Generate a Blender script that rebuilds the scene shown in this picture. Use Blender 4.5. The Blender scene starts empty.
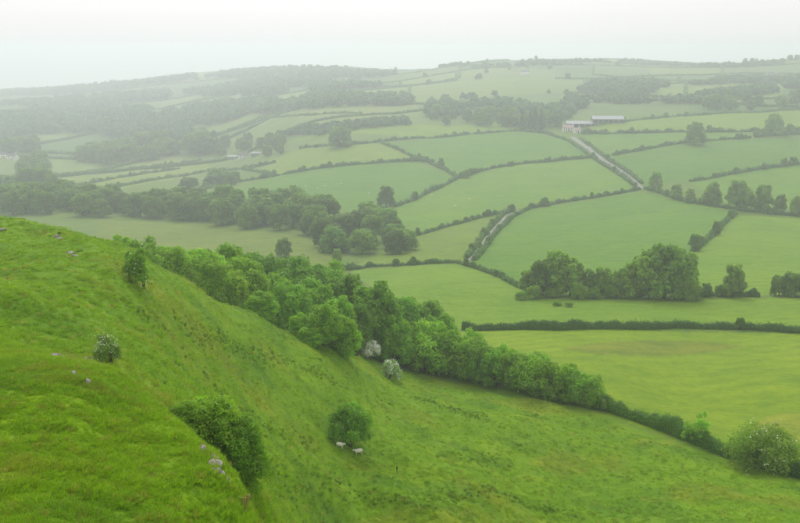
import bpy, math, random
import numpy as np
from mathutils import Vector

# ---------------------------------------------------------------- camera, world, sun, exposure
scene = bpy.context.scene
COL = scene.collection
CAM_Z = 100.0
FPX = 966.0                                   # focal length in pixels of an 800 px wide frame
PITCH = math.radians(12.46)
cam_data = bpy.data.cameras.new('camera')
cam_data.sensor_width = 36.0
cam_data.lens = FPX / 800.0 * 36.0
cam_data.clip_start = 0.5
cam_data.clip_end = 40000.0
cam = bpy.data.objects.new('camera', cam_data)
cam.location = (0, 0, CAM_Z)
cam.rotation_euler = (math.radians(90) - PITCH, 0, 0)
COL.objects.link(cam)
scene.camera = cam

SUN_ELEV, SUN_AZ = math.radians(42), math.radians(-8)     # azimuth measured from +y towards +x
world = bpy.data.worlds.new('World')
scene.world = world
world.use_nodes = True
wn = world.node_tree.nodes
wl = world.node_tree.links
wn.clear()
w_out = wn.new('ShaderNodeOutputWorld')
w_bg = wn.new('ShaderNodeBackground')
w_sky = wn.new('ShaderNodeTexSky')
w_sky.sky_type = 'NISHITA'
w_sky.sun_disc = False
w_sky.sun_elevation = SUN_ELEV
w_sky.sun_rotation = SUN_AZ
w_sky.altitude = 200
w_sky.air_density = 1.0
w_sky.dust_density = 6.0
w_sky.ozone_density = 1.0
w_hsv = wn.new('ShaderNodeHueSaturation')
w_hsv.inputs['Saturation'].default_value = 0.12
w_mix = wn.new('ShaderNodeMix')
w_mix.data_type = 'RGBA'
w_mix.inputs[0].default_value = 0.78                        # closed cloud cover in front of the clear sky
w_noise = wn.new('ShaderNodeTexNoise')
w_noise.inputs['Scale'].default_value = 1.6
w_noise.inputs['Detail'].default_value = 3
w_ramp = wn.new('ShaderNodeValToRGB')
w_ramp.color_ramp.elements[0].position = 0.25
w_ramp.color_ramp.elements[0].color = (0.93, 0.93, 0.93, 1)
w_ramp.color_ramp.elements[1].position = 0.75
w_ramp.color_ramp.elements[1].color = (1.0, 1.0, 1.0, 1)
w_mul = wn.new('ShaderNodeMix')
w_mul.data_type = 'RGBA'
w_mul.blend_type = 'MULTIPLY'
w_mul.inputs[0].default_value = 1.0
w_mul.inputs[6].default_value = (10.2, 10.0, 9.95, 1)
wl.new(w_noise.outputs['Fac'], w_ramp.inputs[0])
wl.new(w_ramp.outputs['Color'], w_mul.inputs[7])
wl.new(w_sky.outputs['Color'], w_hsv.inputs['Color'])
wl.new(w_hsv.outputs['Color'], w_mix.inputs[6])
wl.new(w_mul.outputs[2], w_mix.inputs[7])
wl.new(w_mix.outputs[2], w_bg.inputs['Color'])
w_bg.inputs['Strength'].default_value = 0.095
wl.new(w_bg.outputs[0], w_out.inputs['Surface'])

sun_d = bpy.data.lights.new('sun', 'SUN')
sun_d.energy = 1.5
sun_d.angle = math.radians(28)
sun_d.color = (1.0, 0.98, 0.95)
sun = bpy.data.objects.new('sun', sun_d)
_d = Vector((math.sin(SUN_AZ) * math.cos(SUN_ELEV), math.cos(SUN_AZ) * math.cos(SUN_ELEV), math.sin(SUN_ELEV)))
sun.rotation_euler = (-_d).to_track_quat('-Z', 'Y').to_euler()
sun.location = _d * 300
COL.objects.link(sun)

scene.view_settings.view_transform = 'Standard'
scene.view_settings.look = 'None'
scene.view_settings.exposure = 0.24
scene.view_settings.gamma = 1.0
scene.view_settings.use_curve_mapping = False
scene.render.engine = 'CYCLES'
cy = scene.cycles
cy.max_bounces = 8
cy.diffuse_bounces = 3
cy.glossy_bounces = 1
cy.transmission_bounces = 3
cy.transparent_max_bounces = 4
cy.volume_bounces = 4
cy.use_denoising = True
cy.caustics_reflective = False
cy.caustics_refractive = False

rnd = random.Random(7)
RNG = np.random.default_rng(7)


# ---------------------------------------------------------------- terrain as a height function of (x, y)
def P(px, py, d):
    """world point seen at a photograph pixel, at forward distance d"""
    cx = (px - 400) / FPX
    cyy = (261.5 - py) / FPX
    dy = math.cos(PITCH) + cyy * math.sin(PITCH)
    dz = -math.sin(PITCH) + cyy * math.cos(PITCH)
    t = d / dy
    return (cx * t, d, CAM_Z + dz * t)


def S(d):
    """rough first distance estimates, stretched so that cars and barns across the valley get their real size"""
    t_ = min(1.0, max(0.0, (d - 200) / 300.0))
    return d * (1 + 0.5 * t_ * t_ * (3 - 2 * t_)) if d < 700 else 1050 + (d - 700) * 0.75


def S2(px, d):
    """the valley opens out to the left, so things there lie farther off still"""
    a_ = min(1.0, max(0.0, (d - 420) / 380.0))
    b_ = min(1.0, max(0.0, (340 - px) / 220.0))
    return S(d) * (1 + 0.38 * a_ * a_ * (3 - 2 * a_) * b_ * b_ * (3 - 2 * b_))


_ds = np.linspace(1, 4000, 1500)


def sf(x, y):
    """that stretch at a true place (x, y)"""
    px = 400 + 950 * x / max(y, 1)
    return float(y / np.interp(y, [S2(px, v) for v in _ds], _ds))


CTRL_PX = [
    # near knoll
    (0, 523, 26), (110, 523, 27.5), (200, 523, 30), (0, 430, 34), (60, 400, 38), (130, 440, 36), (0, 342, 52), (45, 357, 50),
    (118, 376, 47), (168, 419, 42.5), (203, 453, 40), (240, 498, 36.5), (252, 530, 34),
    (203, 466, 46), (168, 432, 49), (118, 385, 54), (240, 507, 43), (252, 536, 39), (45, 363, 58), (262, 494, 54),
    # hillside behind the knoll
    (105, 358, 60), (20, 300, 70), (60, 275, 85), (137, 282, 98), (0, 260, 95), (180, 340, 92),
    (0, 221, 128), (60, 229, 127), (110, 243, 125), (160, 266, 127), (200, 288, 129), (260, 322, 134), (320, 352, 141),
    (245, 470, 60), (225, 400, 92), (290, 420, 107), (350, 448, 113), (270, 350, 126), (300, 500, 84), (400, 523, 94), (400, 470, 109),
    (480, 450, 123), (400, 400, 147), (520, 523, 104), (600, 480, 125), (680, 523, 104), (800, 523, 102),
    (380, 368, 168), (420, 371, 180), (500, 389, 170), (600, 412, 158), (700, 447, 142), (800, 480, 130), (700, 470, 130),
    # valley bottom
    (800, 400, 178), (700, 400, 178), (600, 350, 214), (500, 345, 222), (470, 331, 243), (640, 329, 243), (800, 332, 243),
    (800, 297, 283), (690, 299, 280), (560, 298, 282), (430, 290, 292), (460, 264, 335), (350, 269, 338),
    (740, 250, 350), (750, 213, 420), (640, 188, 488), (600, 225, 408), (505, 213, 438), (400, 207, 470), (400, 235, 400),
    # valley floor on the left
    (100, 246, 385), (200, 246, 385), (280, 252, 362), (100, 222, 440), (200, 224, 440), (300, 190, 530), (20, 205, 500), (150, 180, 602), (60, 190, 560),
    (300, 150, 720), (430, 136, 780), (100, 150, 800), (0, 160, 720), (240, 155, 760),
    # far slope on the right
    (575, 138, 700), (520, 165, 590), (700, 146, 610), (800, 166, 555), (800, 133, 670), (700, 118, 800), (800, 112, 850), (640, 121, 790), (605, 121, 790),
    (500, 105, 1080), (600, 100, 1080), (700, 100, 1000), (800, 95, 1050), (500, 80, 1600), (600, 80, 1550), (700, 80, 1500), (800, 78, 1500),
    (480, 64, 2200), (600, 60, 2400), (700, 65, 2200), (800, 60, 2200), (400, 72, 2500),
    # far slope on the left
    (300, 120, 1000), (400, 115, 980), (300, 100, 1400), (400, 95, 1450), (300, 82, 2000), (330, 70, 2600), (240, 71, 2700),
    (0, 120, 1200), (100, 122, 1150), (200, 118, 1100), (100, 104, 1600), (200, 98, 1600), (0, 98, 2200), (0, 90, 3000), (120, 82, 2900), (190, 74, 2750),
]
ctrl = []
for px, py, d in CTRL_PX:
    x, y, z = P(px, py, S2(px, d))
    ctrl.append((math.atan2(x, y), math.log(math.hypot(x, y)), z))
A = math.radians


def polar(azd, r, z):
    ctrl.append((A(azd), math.log(r), z))


for az in (-60, -40, -24, -14):      # the crag under the camera: a shelf on the left, a steep fall ahead and on the right
    for r, z in ((1.5, 98.0), (3, 96.6), (6, 94.0), (9, 92.0), (13, 90.2), (18, 88.5)):
        polar(az, r, z)
for az in (-5, 5, 16, 28, 42, 60):
    for r, z in ((1.5, 97.6), (3, 95.6), (6, 91.6), (9, 88.0), (13, 84.2), (20, 78.6), (28, 74.0), (40, 68.0), (55, 61.8), (70, 56.6), (84, 51.4)):
        polar(az, r, z if az > -5 or r < 28 else z + 1.5)
# behind the crest: the slope falls into the gully
for px, lst in ((0, ((165, 66), (210, 48), (280, 24), (340, 5))), (60, ((160, 66), (200, 49), (280, 23), (335, 5))),
                (130, ((150, 62), (185, 46), (240, 31), (310, 14))), (200, ((150, 58), (185, 43), (240, 30), (310, 14))),
                (270, ((152, 54), (185, 40), (240, 30), (300, 16))), (330, ((160, 51), (190, 40), (240, 30.5), (290, 18)))):
    for d, z in lst:
        x, y, _ = P(px, 300, S(d))
        polar(math.degrees(math.atan2(x, y)), math.hypot(x, y), z)
# beyond the frame on both sides
for px, py, d in CTRL_PX:
    if px == 0 or px == 800:
        x, y, z = P(px, py, S2(px, d))
        s = -1 if px == 0 else 1
        for az in (36, 60):
            polar(s * az, math.hypot(x, y), z)
# behind the far ridges
for px, r, z in ((0, 5200, -150), (150, 5000, -80), (300, 4000, -5), (450, 3300, 20), (600, 3250, 40), (800, 3200, 42)):
    polar(math.degrees(math.atan2(px - 400, FPX)), r, z)
for az in (-60, -36, 36, 60):
    polar(az, 5200 if az < 0 else 3700, -130 if az < 0 else 40)
for az in (-60, -30, -15, 0, 15, 30, 60):
    polar(az, 8200, -220)

ctrl = np.array(ctrl)
SC = np.array([3.2, 1.0])
cp = ctrl[:, :2] * SC


def tps_k(d2):
    return 0.5 * d2 * np.log(np.maximum(d2, 1e-12))


n = len(cp)
K = tps_k(((cp[:, None] - cp[None]) ** 2).sum(-1)) + np.eye(n) * 4e-4
Pm = np.c_[np.ones(n), cp]
M = np.zeros((n + 3, n + 3))
M[:n, :n] = K
M[:n, n:] = Pm
M[n:, :n] = Pm.T
sol = np.linalg.solve(M, np.r_[ctrl[:, 2], 0, 0, 0])
GA = np.linspace(A(-62), A(62), 420)
GR = np.linspace(math.log(1.2), math.log(9000), 630)
gg = np.stack(np.meshgrid(GA, GR, indexing='ij'), -1).reshape(-1, 2) * SC
GZ = np.empty(len(gg))
for s in range(0, len(gg), 20000):
    q = gg[s:s + 20000]
    d2 = ((q ** 2).sum(-1)[:, None] + (cp ** 2).sum(-1)[None] - 2 * q @ cp.T)
    GZ[s:s + 20000] = tps_k(np.maximum(d2, 0)) @ sol[:n] + sol[n] + q @ sol[n + 1:]
GZ = GZ.reshape(len(GA), len(GR))
PERM = np.random.default_rng(3).permutation(512)
GRAD = np.array([(math.cos(a), math.sin(a)) for a in np.linspace(0, 2 * math.pi, 32, endpoint=False)])


def pnoise(x, y):
    xi = np.floor(x).astype(np.int64)
    yi = np.floor(y).astype(np.int64)
    xf = x - xi
    yf = y - yi
    u = xf * xf * xf * (xf * (xf * 6 - 15) + 10)
    v = yf * yf * yf * (yf * (yf * 6 - 15) + 10)

    def g(ix, iy, fx, fy):
        h = PERM[(PERM[ix & 511] + iy) & 511] & 31
        return GRAD[h, 0] * fx + GRAD[h, 1] * fy
    a = g(xi, yi, xf, yf)
    b = g(xi + 1, yi, xf - 1, yf)
    c = g(xi, yi + 1, xf, yf - 1)
    d = g(xi + 1, yi + 1, xf - 1, yf - 1)
    return (a + (b - a) * u) * (1 - v) + (c + (d - c) * u) * v * 1.0 if False else (a * (1 - u) + b * u) * (1 - v) + (c * (1 - u) + d * u) * v


def sstep(a, b, x):
    t = np.clip((x - a) / (b - a), 0, 1)
    return t * t * (3 - 2 * t)


# the line of the thick hedge at the foot of the hillside (world x, y)
HEDGE_FOOT = np.array([(-220, 300), (-100, 260), (-40, 218)] + [P(px, py, d)[:2] for px, py, d in ((380, 368, 172), (420, 371, 180), (500, 389, 170), (600, 412, 158), (700, 447, 142), (800, 480, 130))] + [(110, 110), (200, 80)])


def on_hillside(x, y):
    """1 on the rough pasture on the camera's side of the hedge, 0 in the valley"""
    yh = np.interp(x, HEDGE_FOOT[:, 0], HEDGE_FOOT[:, 1])
    return 1 - sstep(-6, 6, y - yh)


def H(x, y, detail=True):
    x = np.asarray(x, float)
    y = np.asarray(y, float)
    r = np.maximum(np.hypot(x, y), 1.25)
    az = np.clip(np.arctan2(x, y), GA[0], GA[-1] - 1e-6)
    fa = (az - GA[0]) / (GA[1] - GA[0])
    fr = np.clip((np.log(r) - GR[0]) / (GR[1] - GR[0]), 0, len(GR) - 1.0001)
    ia = np.clip(np.floor(fa).astype(int), 0, len(GA) - 2)
    ir = np.floor(fr).astype(int)
    fa = fa - ia
    fr = fr - ir
    z = (GZ[ia, ir] * (1 - fa) + GZ[ia + 1, ir] * fa) * (1 - fr) + (GZ[ia, ir + 1] * (1 - fa) + GZ[ia + 1, ir + 1] * fa) * fr
    if not detail:
        return z
    hs = on_hillside(x, y) * (1 - sstep(180, 240, r))
    # sheep-trodden rough pasture: hummocks and terracettes along the slope
    u, v = x * 0.82 + y * 0.57, -x * 0.57 + y * 0.82
    amp = 0.55 + 0.75 * sstep(50, 85, r)
    rough = 0.95 * pnoise(u / 7.0 + 3, v / 19.0) + 0.55 * pnoise(u / 2.9, v / 7.5 + 9) + 0.15 * pnoise(x / 1.1, y / 1.6) + 0.05 * pnoise(x / .42, y / .42) + 0.9 * pnoise(x / 26 + 5, y / 26)
    z = z + hs * rough * amp * sstep(3, 20, r)
    vf = (1 - hs) * (1 - sstep(1300, 2200, r))
    z = z + vf * (0.9 * pnoise(x / 45, y / 45 + 4) + 0.14 * pnoise(x / 7, y / 7))
    far = sstep(1200, 2300, r)
    z = z + far * (9.0 * pnoise(x / 360, y / 360 + 7) + 3.5 * pnoise(x / 120, y / 120))
    return z


YS = 16.0 * np.exp(np.arange(0, math.log(5600 / 16.0), 0.0022))


def hit(px, py):
    """first ground point on the line of sight of a photograph pixel"""
    x1, _, z1 = P(px, py, 1.0)
    z = CAM_Z + (z1 - CAM_Z) * YS
    below = z < H(x1 * YS, YS)
    i = int(np.argmax(below)) if below.any() else len(YS) - 1
    d = YS[i]
    return Vector((x1 * d, d, float(H(x1 * d, d))))


def at(px, d):
    """ground point in a pixel column at forward distance d"""
    x = (px - 400) / FPX * d / math.cos(PITCH) * 1.0
    for _ in range(3):
        zc = float(H(x, d)) - CAM_Z
        depth = d * math.cos(PITCH) - zc * math.sin(PITCH)
        x = (px - 400) / FPX * depth
    return Vector((x, d, float(H(x, d))))


def row_z(d, py):
    return P(400, py, d)[2]


def gz(x, y):
    return float(H(x, y))


# ---------------------------------------------------------------- mesh, material and object helpers
def make_mesh(name, V, faces, cols=None, smooth=False):
    """faces: list of int arrays, each (m, k)"""
    me = bpy.data.meshes.new(name)
    V = np.asarray(V, np.float32)
    faces = [np.asarray(f, np.int32) for f in faces if len(f)]
    me.vertices.add(len(V))
    me.vertices.foreach_set('co', V.ravel())
    loops = np.concatenate([f.ravel() for f in faces])
    tot = np.concatenate([np.full(len(f), f.shape[1], np.int32) for f in faces])
    start = np.r_[0, np.cumsum(tot)[:-1]].astype(np.int32)
    me.loops.add(len(loops))
    me.loops.foreach_set('vertex_index', loops)
    me.polygons.add(len(tot))
    me.polygons.foreach_set('loop_start', start)
    me.polygons.foreach_set('loop_total', tot)
    if smooth:
        me.polygons.foreach_set('use_smooth', np.ones(len(tot), bool))
    if cols is not None:
        ca = me.attributes.new('col', 'FLOAT_COLOR', 'POINT')
        c4 = np.ones((len(V), 4), np.float32)
        c4[:, :3] = cols
        ca.data.foreach_set('color', c4.ravel())
    me.update(calc_edges=True)
    me.validate()
    return me


class MB:
    """collects simple solids into one mesh"""
    def __init__(self):
        self.v, self.f = [], []

    def add(self, vs, fs):
        o = len(self.v)
        self.v += [tuple(v) for v in vs]
        self.f += [tuple(i + o for i in f) for f in fs]
        return self

    def box(self, c, s, rz=0.0):
        cx, cy_, cz = c
        ca, sa = math.cos(rz), math.sin(rz)
        vs = []
        for dz in (-.5, .5):
            for dx, dy in ((-.5, -.5), (.5, -.5), (.5, .5), (-.5, .5)):
                x, y = dx * s[0], dy * s[1]
                vs.append((cx + x * ca - y * sa, cy_ + x * sa + y * ca, cz + dz * s[2]))
        return self.add(vs, [(3, 2, 1, 0), (4, 5, 6, 7), (0, 1, 5, 4), (1, 2, 6, 5), (2, 3, 7, 6), (3, 0, 4, 7)])

    def prism(self, prof, axis, a, b):
        """extrude a closed 2-D profile along axis ('x': profile is (y,z); 'y': profile is (x,z))"""
        k = len(prof)
        vs = [((t, p[0], p[1]) if axis == 'x' else (p[0], t, p[1])) for t in (a, b) for p in prof]
        fs = [tuple(range(k))[::-1], tuple(range(k, 2 * k))] + [(i, (i + 1) % k, k + (i + 1) % k, k + i) for i in range(k)]
        return self.add(vs, fs)

    def tube(self, pts, rad, seg=7):
        pts = [Vector(p) for p in pts]
        vs, fs = [], []
        for i, p in enumerate(pts):
            t = (pts[min(i + 1, len(pts) - 1)] - pts[max(i - 1, 0)]).normalized()
            a = t.orthogonal().normalized()
            b = t.cross(a)
            for k in range(seg):
                an = 2 * math.pi * k / seg
                vs.append(p + (a * math.cos(an) + b * math.sin(an)) * rad[i])
        for i in range(len(pts) - 1):
            for k in range(seg):
                fs.append((i * seg + k, i * seg + (k + 1) % seg, (i + 1) * seg + (k + 1) % seg, (i + 1) * seg + k))
        fs.append(tuple(range(seg))[::-1])
        fs.append(tuple((len(pts) - 1) * seg + k for k in range(seg)))
        return self.add(vs, fs)

    def mesh(self, name, m, smooth=False):
        me = bpy.data.meshes.new(name)
        me.from_pydata(self.v, [], self.f)
        me.validate()
        if smooth:
            me.polygons.foreach_set('use_smooth', np.ones(len(me.polygons), bool))
        me.materials.append(m)
        return me


def link(name, me, parent=None, loc=None):
    o = bpy.data.objects.new(name, me)
    COL.objects.link(o)
    if parent is not None:
        o.parent = parent
    if loc is not None:
        o.location = loc
    return o


def tag(o, label, cat, group=None, kind=None):
    o['label'] = label
    o['category'] = cat
    if group:
        o['group'] = group
    if kind:
        o['kind'] = kind
    return o


def empty(name, loc, rz=0.0):
    o = bpy.data.objects.new(name, None)
    o.empty_display_size = 0.5
    COL.objects.link(o)
    o.location = loc
    o.rotation_euler = (0, 0, rz)
    return o


class NT:
    def __init__(self, name):
        self.m = bpy.data.materials.new(name)
        self.m.use_nodes = True
        self.t = self.m.node_tree
        self.t.nodes.clear()
        self.out = self.n('ShaderNodeOutputMaterial')

    def n(self, typ, **kw):
        nd = self.t.nodes.new(typ)
        for k, v in kw.items():
            if k in nd.inputs:
                nd.inputs[k].default_value = v
            else:
                setattr(nd, k, v)
        return nd

    def l(self, a, b):
        self.t.links.new(a, b)

    def noise(self, vec, scale, detail=3, rough=0.55):
        nd = self.n('ShaderNodeTexNoise')
        nd.inputs['Scale'].default_value = scale
        nd.inputs['Detail'].default_value = detail
        nd.inputs['Roughness'].default_value = rough
        if vec is not None:
            self.l(vec, nd.inputs['Vector'])
        return nd.outputs['Fac']

    def ramp(self, fac, stops):
        nd = self.n('ShaderNodeValToRGB')
        e = nd.color_ramp.elements
        while len(e) < len(stops):
            e.new(0.5)
        for i, (p, c) in enumerate(stops):
            e[i].position = p
            e[i].color = (*c, 1) if len(c) == 3 else c
        self.l(fac, nd.inputs[0])
        return nd.outputs['Color']

    def mix(self, a, b, fac, mode='MIX'):
        nd = self.n('ShaderNodeMix')
        nd.data_type = 'RGBA'
        nd.blend_type = mode
        for sock, val in ((nd.inputs[0], fac), (nd.inputs[6], a), (nd.inputs[7], b)):
            if hasattr(val, 'is_output'):
                self.l(val, sock)
            else:
                sock.default_value = val if not isinstance(val, tuple) or len(val) == 4 else (*val, 1)
        return nd.outputs[2]


def simple_mat(name, c, rough=0.8, var=0.15, scale=3.0, bump=0.0):
    t = NT(name)
    geo = t.n('ShaderNodeTexCoord')
    nz = t.noise(geo.outputs['Object'], scale, 4)
    b = t.n('ShaderNodeBsdfPrincipled')
    col = t.ramp(nz, [(0.25, tuple(k * (1 - var) for k in c)), (0.75, tuple(min(1, k * (1 + var)) for k in c))])
    t.l(col, b.inputs['Base Color'])
    b.inputs['Roughness'].default_value = rough
    b.inputs['Specular IOR Level'].default_value = 0.25
    if bump:
        bp = t.n('ShaderNodeBump', Strength=bump)
        t.l(nz, bp.inputs['Height'])
        t.l(bp.outputs[0], b.inputs['Normal'])
    t.l(b.outputs[0], t.out.inputs['Surface'])
    return t.m


def foliage_mat(name, trans=0.46, use_obj=True, tint=(1, 1, 1)):
    t = NT(name)
    at_ = t.n('ShaderNodeAttribute')
    at_.attribute_name = 'col'
    col = at_.outputs['Color']
    if use_obj:
        oi = t.n('ShaderNodeObjectInfo')
        col = t.mix(col, oi.outputs['Color'], 1.0, 'MULTIPLY')
    col = t.mix(col, tint, 1.0, 'MULTIPLY')
    b = t.n('ShaderNodeBsdfPrincipled')
    t.l(col, b.inputs['Base Color'])
    b.inputs['Roughness'].default_value = 0.55
    b.inputs['Specular IOR Level'].default_value = 0.18
    tr = t.n('ShaderNodeBsdfTranslucent')
    tcol = t.mix(col, (1.15, 1.25, 0.6), 1.0, 'MULTIPLY')
    t.l(tcol, tr.inputs['Color'])
    mx = t.n('ShaderNodeMixShader')
    mx.inputs[0].default_value = trans
    t.l(b.outputs[0], mx.inputs[1])
    t.l(tr.outputs[0], mx.inputs[2])
    t.l(mx.outputs[0], t.out.inputs['Surface'])
    return t.m


MAT = {}
MAT['leaf'] = foliage_mat('foliage')
MAT['blossom'] = simple_mat('blossom', (0.82, 0.82, 0.74), 0.7, 0.12, 4)
MAT['bark'] = simple_mat('bark', (0.085, 0.07, 0.052), 0.9, 0.4, 6, 0.5)
MAT['stone'] = simple_mat('limestone', (0.30, 0.28, 0.25), 0.9, 0.5, 5, 0.6)
MAT['wool'] = simple_mat('wool', (0.80, 0.76, 0.68), 0.95, 0.15, 12, 0.4)
MAT['darkwool'] = simple_mat('dark_wool', (0.02, 0.017, 0.015), 0.95, 0.2, 12, 0.4)
MAT['render_white'] = simple_mat('white_render', (0.72, 0.70, 0.66), 0.9, 0.06, 1.5)
MAT['render_pink'] = simple_mat('pink_render', (0.76, 0.70, 0.67), 0.9, 0.06, 1.5)
MAT['slate'] = simple_mat('roof_slate', (0.16, 0.15, 0.155), 0.7, 0.2, 2.0)
MAT['tile'] = simple_mat('clay_roof_tile', (0.40, 0.31, 0.28), 0.8, 0.15, 2.0)
MAT['sheet'] = simple_mat('fibre_cement_sheet', (0.32, 0.34, 0.36), 0.6, 0.1, 0.6)
MAT['cladding'] = simple_mat('barn_cladding', (0.19, 0.19, 0.18), 0.8, 0.2, 0.8)
MAT['dark'] = simple_mat('dark_opening', (0.03, 0.03, 0.032), 0.4, 0.1, 1)
MAT['asphalt'] = simple_mat('lane_asphalt', (0.27, 0.26, 0.24), 0.95, 0.18, 0.5)
MAT['yard'] = simple_mat('yard_concrete', (0.26, 0.25, 0.23), 0.95, 0.2, 0.3)
MAT['carwhite'] = simple_mat('white_car_paint', (0.78, 0.78, 0.78), 0.25, 0.02, 1)
MAT['rubber'] = simple_mat('rubber', (0.02, 0.02, 0.02), 0.8, 0.1, 4)
MAT['post'] = simple_mat('weathered_post', (0.20, 0.17, 0.13), 0.9, 0.25, 6)
MAT['drystalk'] = simple_mat('dry_stalk', (0.36, 0.26, 0.13), 0.9, 0.25, 9)

# grass: the field's own colour (attribute) with patches, tufts and fine relief
t = NT('grass')
tc = t.n('ShaderNodeTexCoord')
at_ = t.n('ShaderNodeAttribute')
at_.attribute_name = 'col'
rough_a = t.n('ShaderNodeAttribute')
rough_a.attribute_name = 'rough'
pos = tc.outputs['Object']
mp = t.n('ShaderNodeMapping')
mp.inputs['Rotation'].default_value = (0, 0, math.radians(-12))
mp.inputs['Scale'].default_value = (0.5, 0.8, 1.0)
t.l(pos, mp.inputs['Vector'])
n_big = t.noise(pos, 0.022, 4, 0.6)
n_mid = t.noise(mp.outputs[0], 0.22, 5, 0.65)
n_fin = t.noise(mp.outputs[0], 1.5, 5, 0.7)
n_tiny = t.noise(pos, 7.0, 3, 0.7)
c = t.mix(at_.outputs['Color'], t.ramp(n_big, [(0.3, (0.86, 0.92, 0.9)), (0.7, (1.14, 1.08, 1.05))]), 1.0, 'MULTIPLY')
mid = t.ramp(n_mid, [(0.28, (0.66, 0.78, 0.8)), (0.5, (1, 1, 1)), (0.75, (1.28, 1.13, 1.0))])
c = t.mix(c, t.mix(c, mid, 1.0, 'MULTIPLY'), t.mix((.45,) * 3, (1,) * 3, rough_a.outputs['Fac']))
fin = t.ramp(n_fin, [(0.3, (0.62, 0.72, 0.7)), (0.5, (1, 1, 1)), (0.72, (1.35, 1.2, 1.1))])
c = t.mix(c, t.mix(c, fin, 1.0, 'MULTIPLY'), t.mix((.55,) * 3, (.65,) * 3, rough_a.outputs['Fac']))
n_cl = t.noise(mp.outputs[0], 0.42, 4, 0.6)
c = t.mix(c, t.mix(c, t.ramp(n_cl, [(0.52, (1, 1, 1)), (0.64, (0.78, 0.86, 0.8)), (0.72, (0.66, 0.78, 0.7))]), 1.0, 'MULTIPLY'), 0.5)
n_str = t.noise(pos, 0.05, 6, 0.75)
c = t.mix(c, t.ramp(n_str, [(0.3, (0.90, 0.95, 0.95)), (0.7, (1.10, 1.05, 1.0))]), 1.0, 'MULTIPLY')
wv = t.n('ShaderNodeTexWave')
wv.inputs['Scale'].default_value = 0.055
wv.inputs['Distortion'].default_value = 3.0
wv.inputs['Detail'].default_value = 2.0
wv.inputs['Detail Scale'].default_value = 0.15
mp2 = t.n('ShaderNodeMapping')
mp2.inputs['Rotation'].default_value = (0, 0, math.radians(63))
t.l(pos, mp2.inputs['Vector'])
t.l(mp2.outputs[0], wv.inputs['Vector'])
c = t.mix(c, t.ramp(wv.outputs['Fac'], [(0.0, (0.93, 0.95, 0.95)), (1.0, (1.06, 1.04, 1.0))]), t.ramp(n_big, [(0.42, (0, 0, 0)), (0.6, (1, 1, 1))]), 'MULTIPLY')
tin = t.ramp(n_tiny, [(0.3, (0.6, 0.7, 0.7)), (0.7, (1.3, 1.25, 1.2))])
c = t.mix(c, t.mix(c, tin, 1.0, 'MULTIPLY'), 0.6)
b = t.n('ShaderNodeBsdfPrincipled')
t.l(c, b.inputs['Base Color'])
b.inputs['Roughness'].default_value = 0.9
b.inputs['Specular IOR Level'].default_value = 0.1
bp1 = t.n('ShaderNodeBump', Strength=0.55, Distance=0.35)
t.l(n_fin, bp1.inputs['Height'])
bp2 = t.n('ShaderNodeBump', Strength=0.6, Distance=0.12)
t.l(n_tiny, bp2.inputs['Height'])
t.l(bp1.outputs[0], bp2.inputs['Normal'])
t.l(bp2.outputs[0], b.inputs['Normal'])
t.l(b.outputs[0], t.out.inputs['Surface'])
MAT['grass'] = t.m

# ---------------------------------------------------------------- the ground, one sheet from the crag to beyond the ridges
HILL = (0.146, 0.272, 0.005)
FIELDS = [   # outline (photograph pixels, thrown onto the ground), grass colour, roughness of the sward
    ([(420, 365), (462, 331), (800, 333), (1000, 400), (1000, 500), (800, 478), (700, 445), (600, 410), (500, 387)], (0.185, 0.250, 0.017), 0.45),
    ([(350, 270), (455, 264), (485, 272), (530, 292), (690, 300), (800, 298), (1000, 331), (640, 329), (462, 330), (420, 340), (390, 300)], (0.155, 0.235, 0.022), 0.35),
    ([(0, 219), (100, 220), (215, 224), (310, 240), (345, 268), (300, 275), (0, 275)], (0.150, 0.185, 0.045), 0.5),
    ([(690, 250), (740, 215), (800, 220), (1000, 222), (1000, 297), (700, 298)], (0.150, 0.230, 0.022), 0.35),
    ([(470, 264), (490, 240), (515, 212), (637, 192), (740, 214), (690, 250), (692, 298), (530, 292)], (0.115, 0.205, 0.026), 0.45),
    ([(408, 238), (510, 212), (490, 232), (470, 262), (350, 268)], (0.150, 0.205, 0.035), 0.4),
    ([(388, 208), (455, 180), (525, 164), (590, 158), (635, 187), (510, 211), (408, 237)], (0.135, 0.220, 0.030), 0.3),
    ([(190, 196), (275, 176), (416, 161), (455, 178), (390, 208), (300, 215)], (0.105, 0.195, 0.028), 0.3),
    ([(250, 168), (300, 149), (382, 144), (418, 159), (275, 176)], (0.165, 0.220, 0.040), 0.3),
    ([(385, 144), (470, 134), (520, 131), (570, 139), (592, 157), (525, 163), (455, 178), (428, 161)], (0.100, 0.190, 0.030), 0.3),
    ([(280, 147), (300, 138), (400, 125), (510, 122), (505, 131), (416, 138)], (0.165, 0.230, 0.035), 0.3),
    ([(44, 180), (205, 161), (212, 170), (66, 196), (20, 196)], (0.185, 0.225, 0.055), 0.3),
    ([(605, 126), (640, 120), (800, 111), (1000, 108), (1000, 131), (700, 132), (580, 133)], (0.165, 0.225, 0.030), 0.3),
    ([(580, 134), (700, 133), (800, 132), (750, 139), (612, 156)], (0.115, 0.200, 0.030), 0.3),
    ([(612, 157), (750, 139), (1000, 134), (1000, 162), (690, 182), (645, 186)], (0.100, 0.185, 0.028), 0.3),
    ([(690, 183), (800, 165), (1000, 162), (1000, 212), (740, 209)], (0.130, 0.215, 0.028), 0.3),
    ([(560, 349), (600, 343), (650, 340), (700, 341), (745, 346), (715, 352), (660, 356), (600, 355)], (0.185, 0.205, 0.040), 0.8),
    ([(735, 430), (770, 415), (800, 412), (1000, 425), (800, 440), (765, 440)], (0.210, 0.235, 0.040), 0.6),
]


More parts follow.
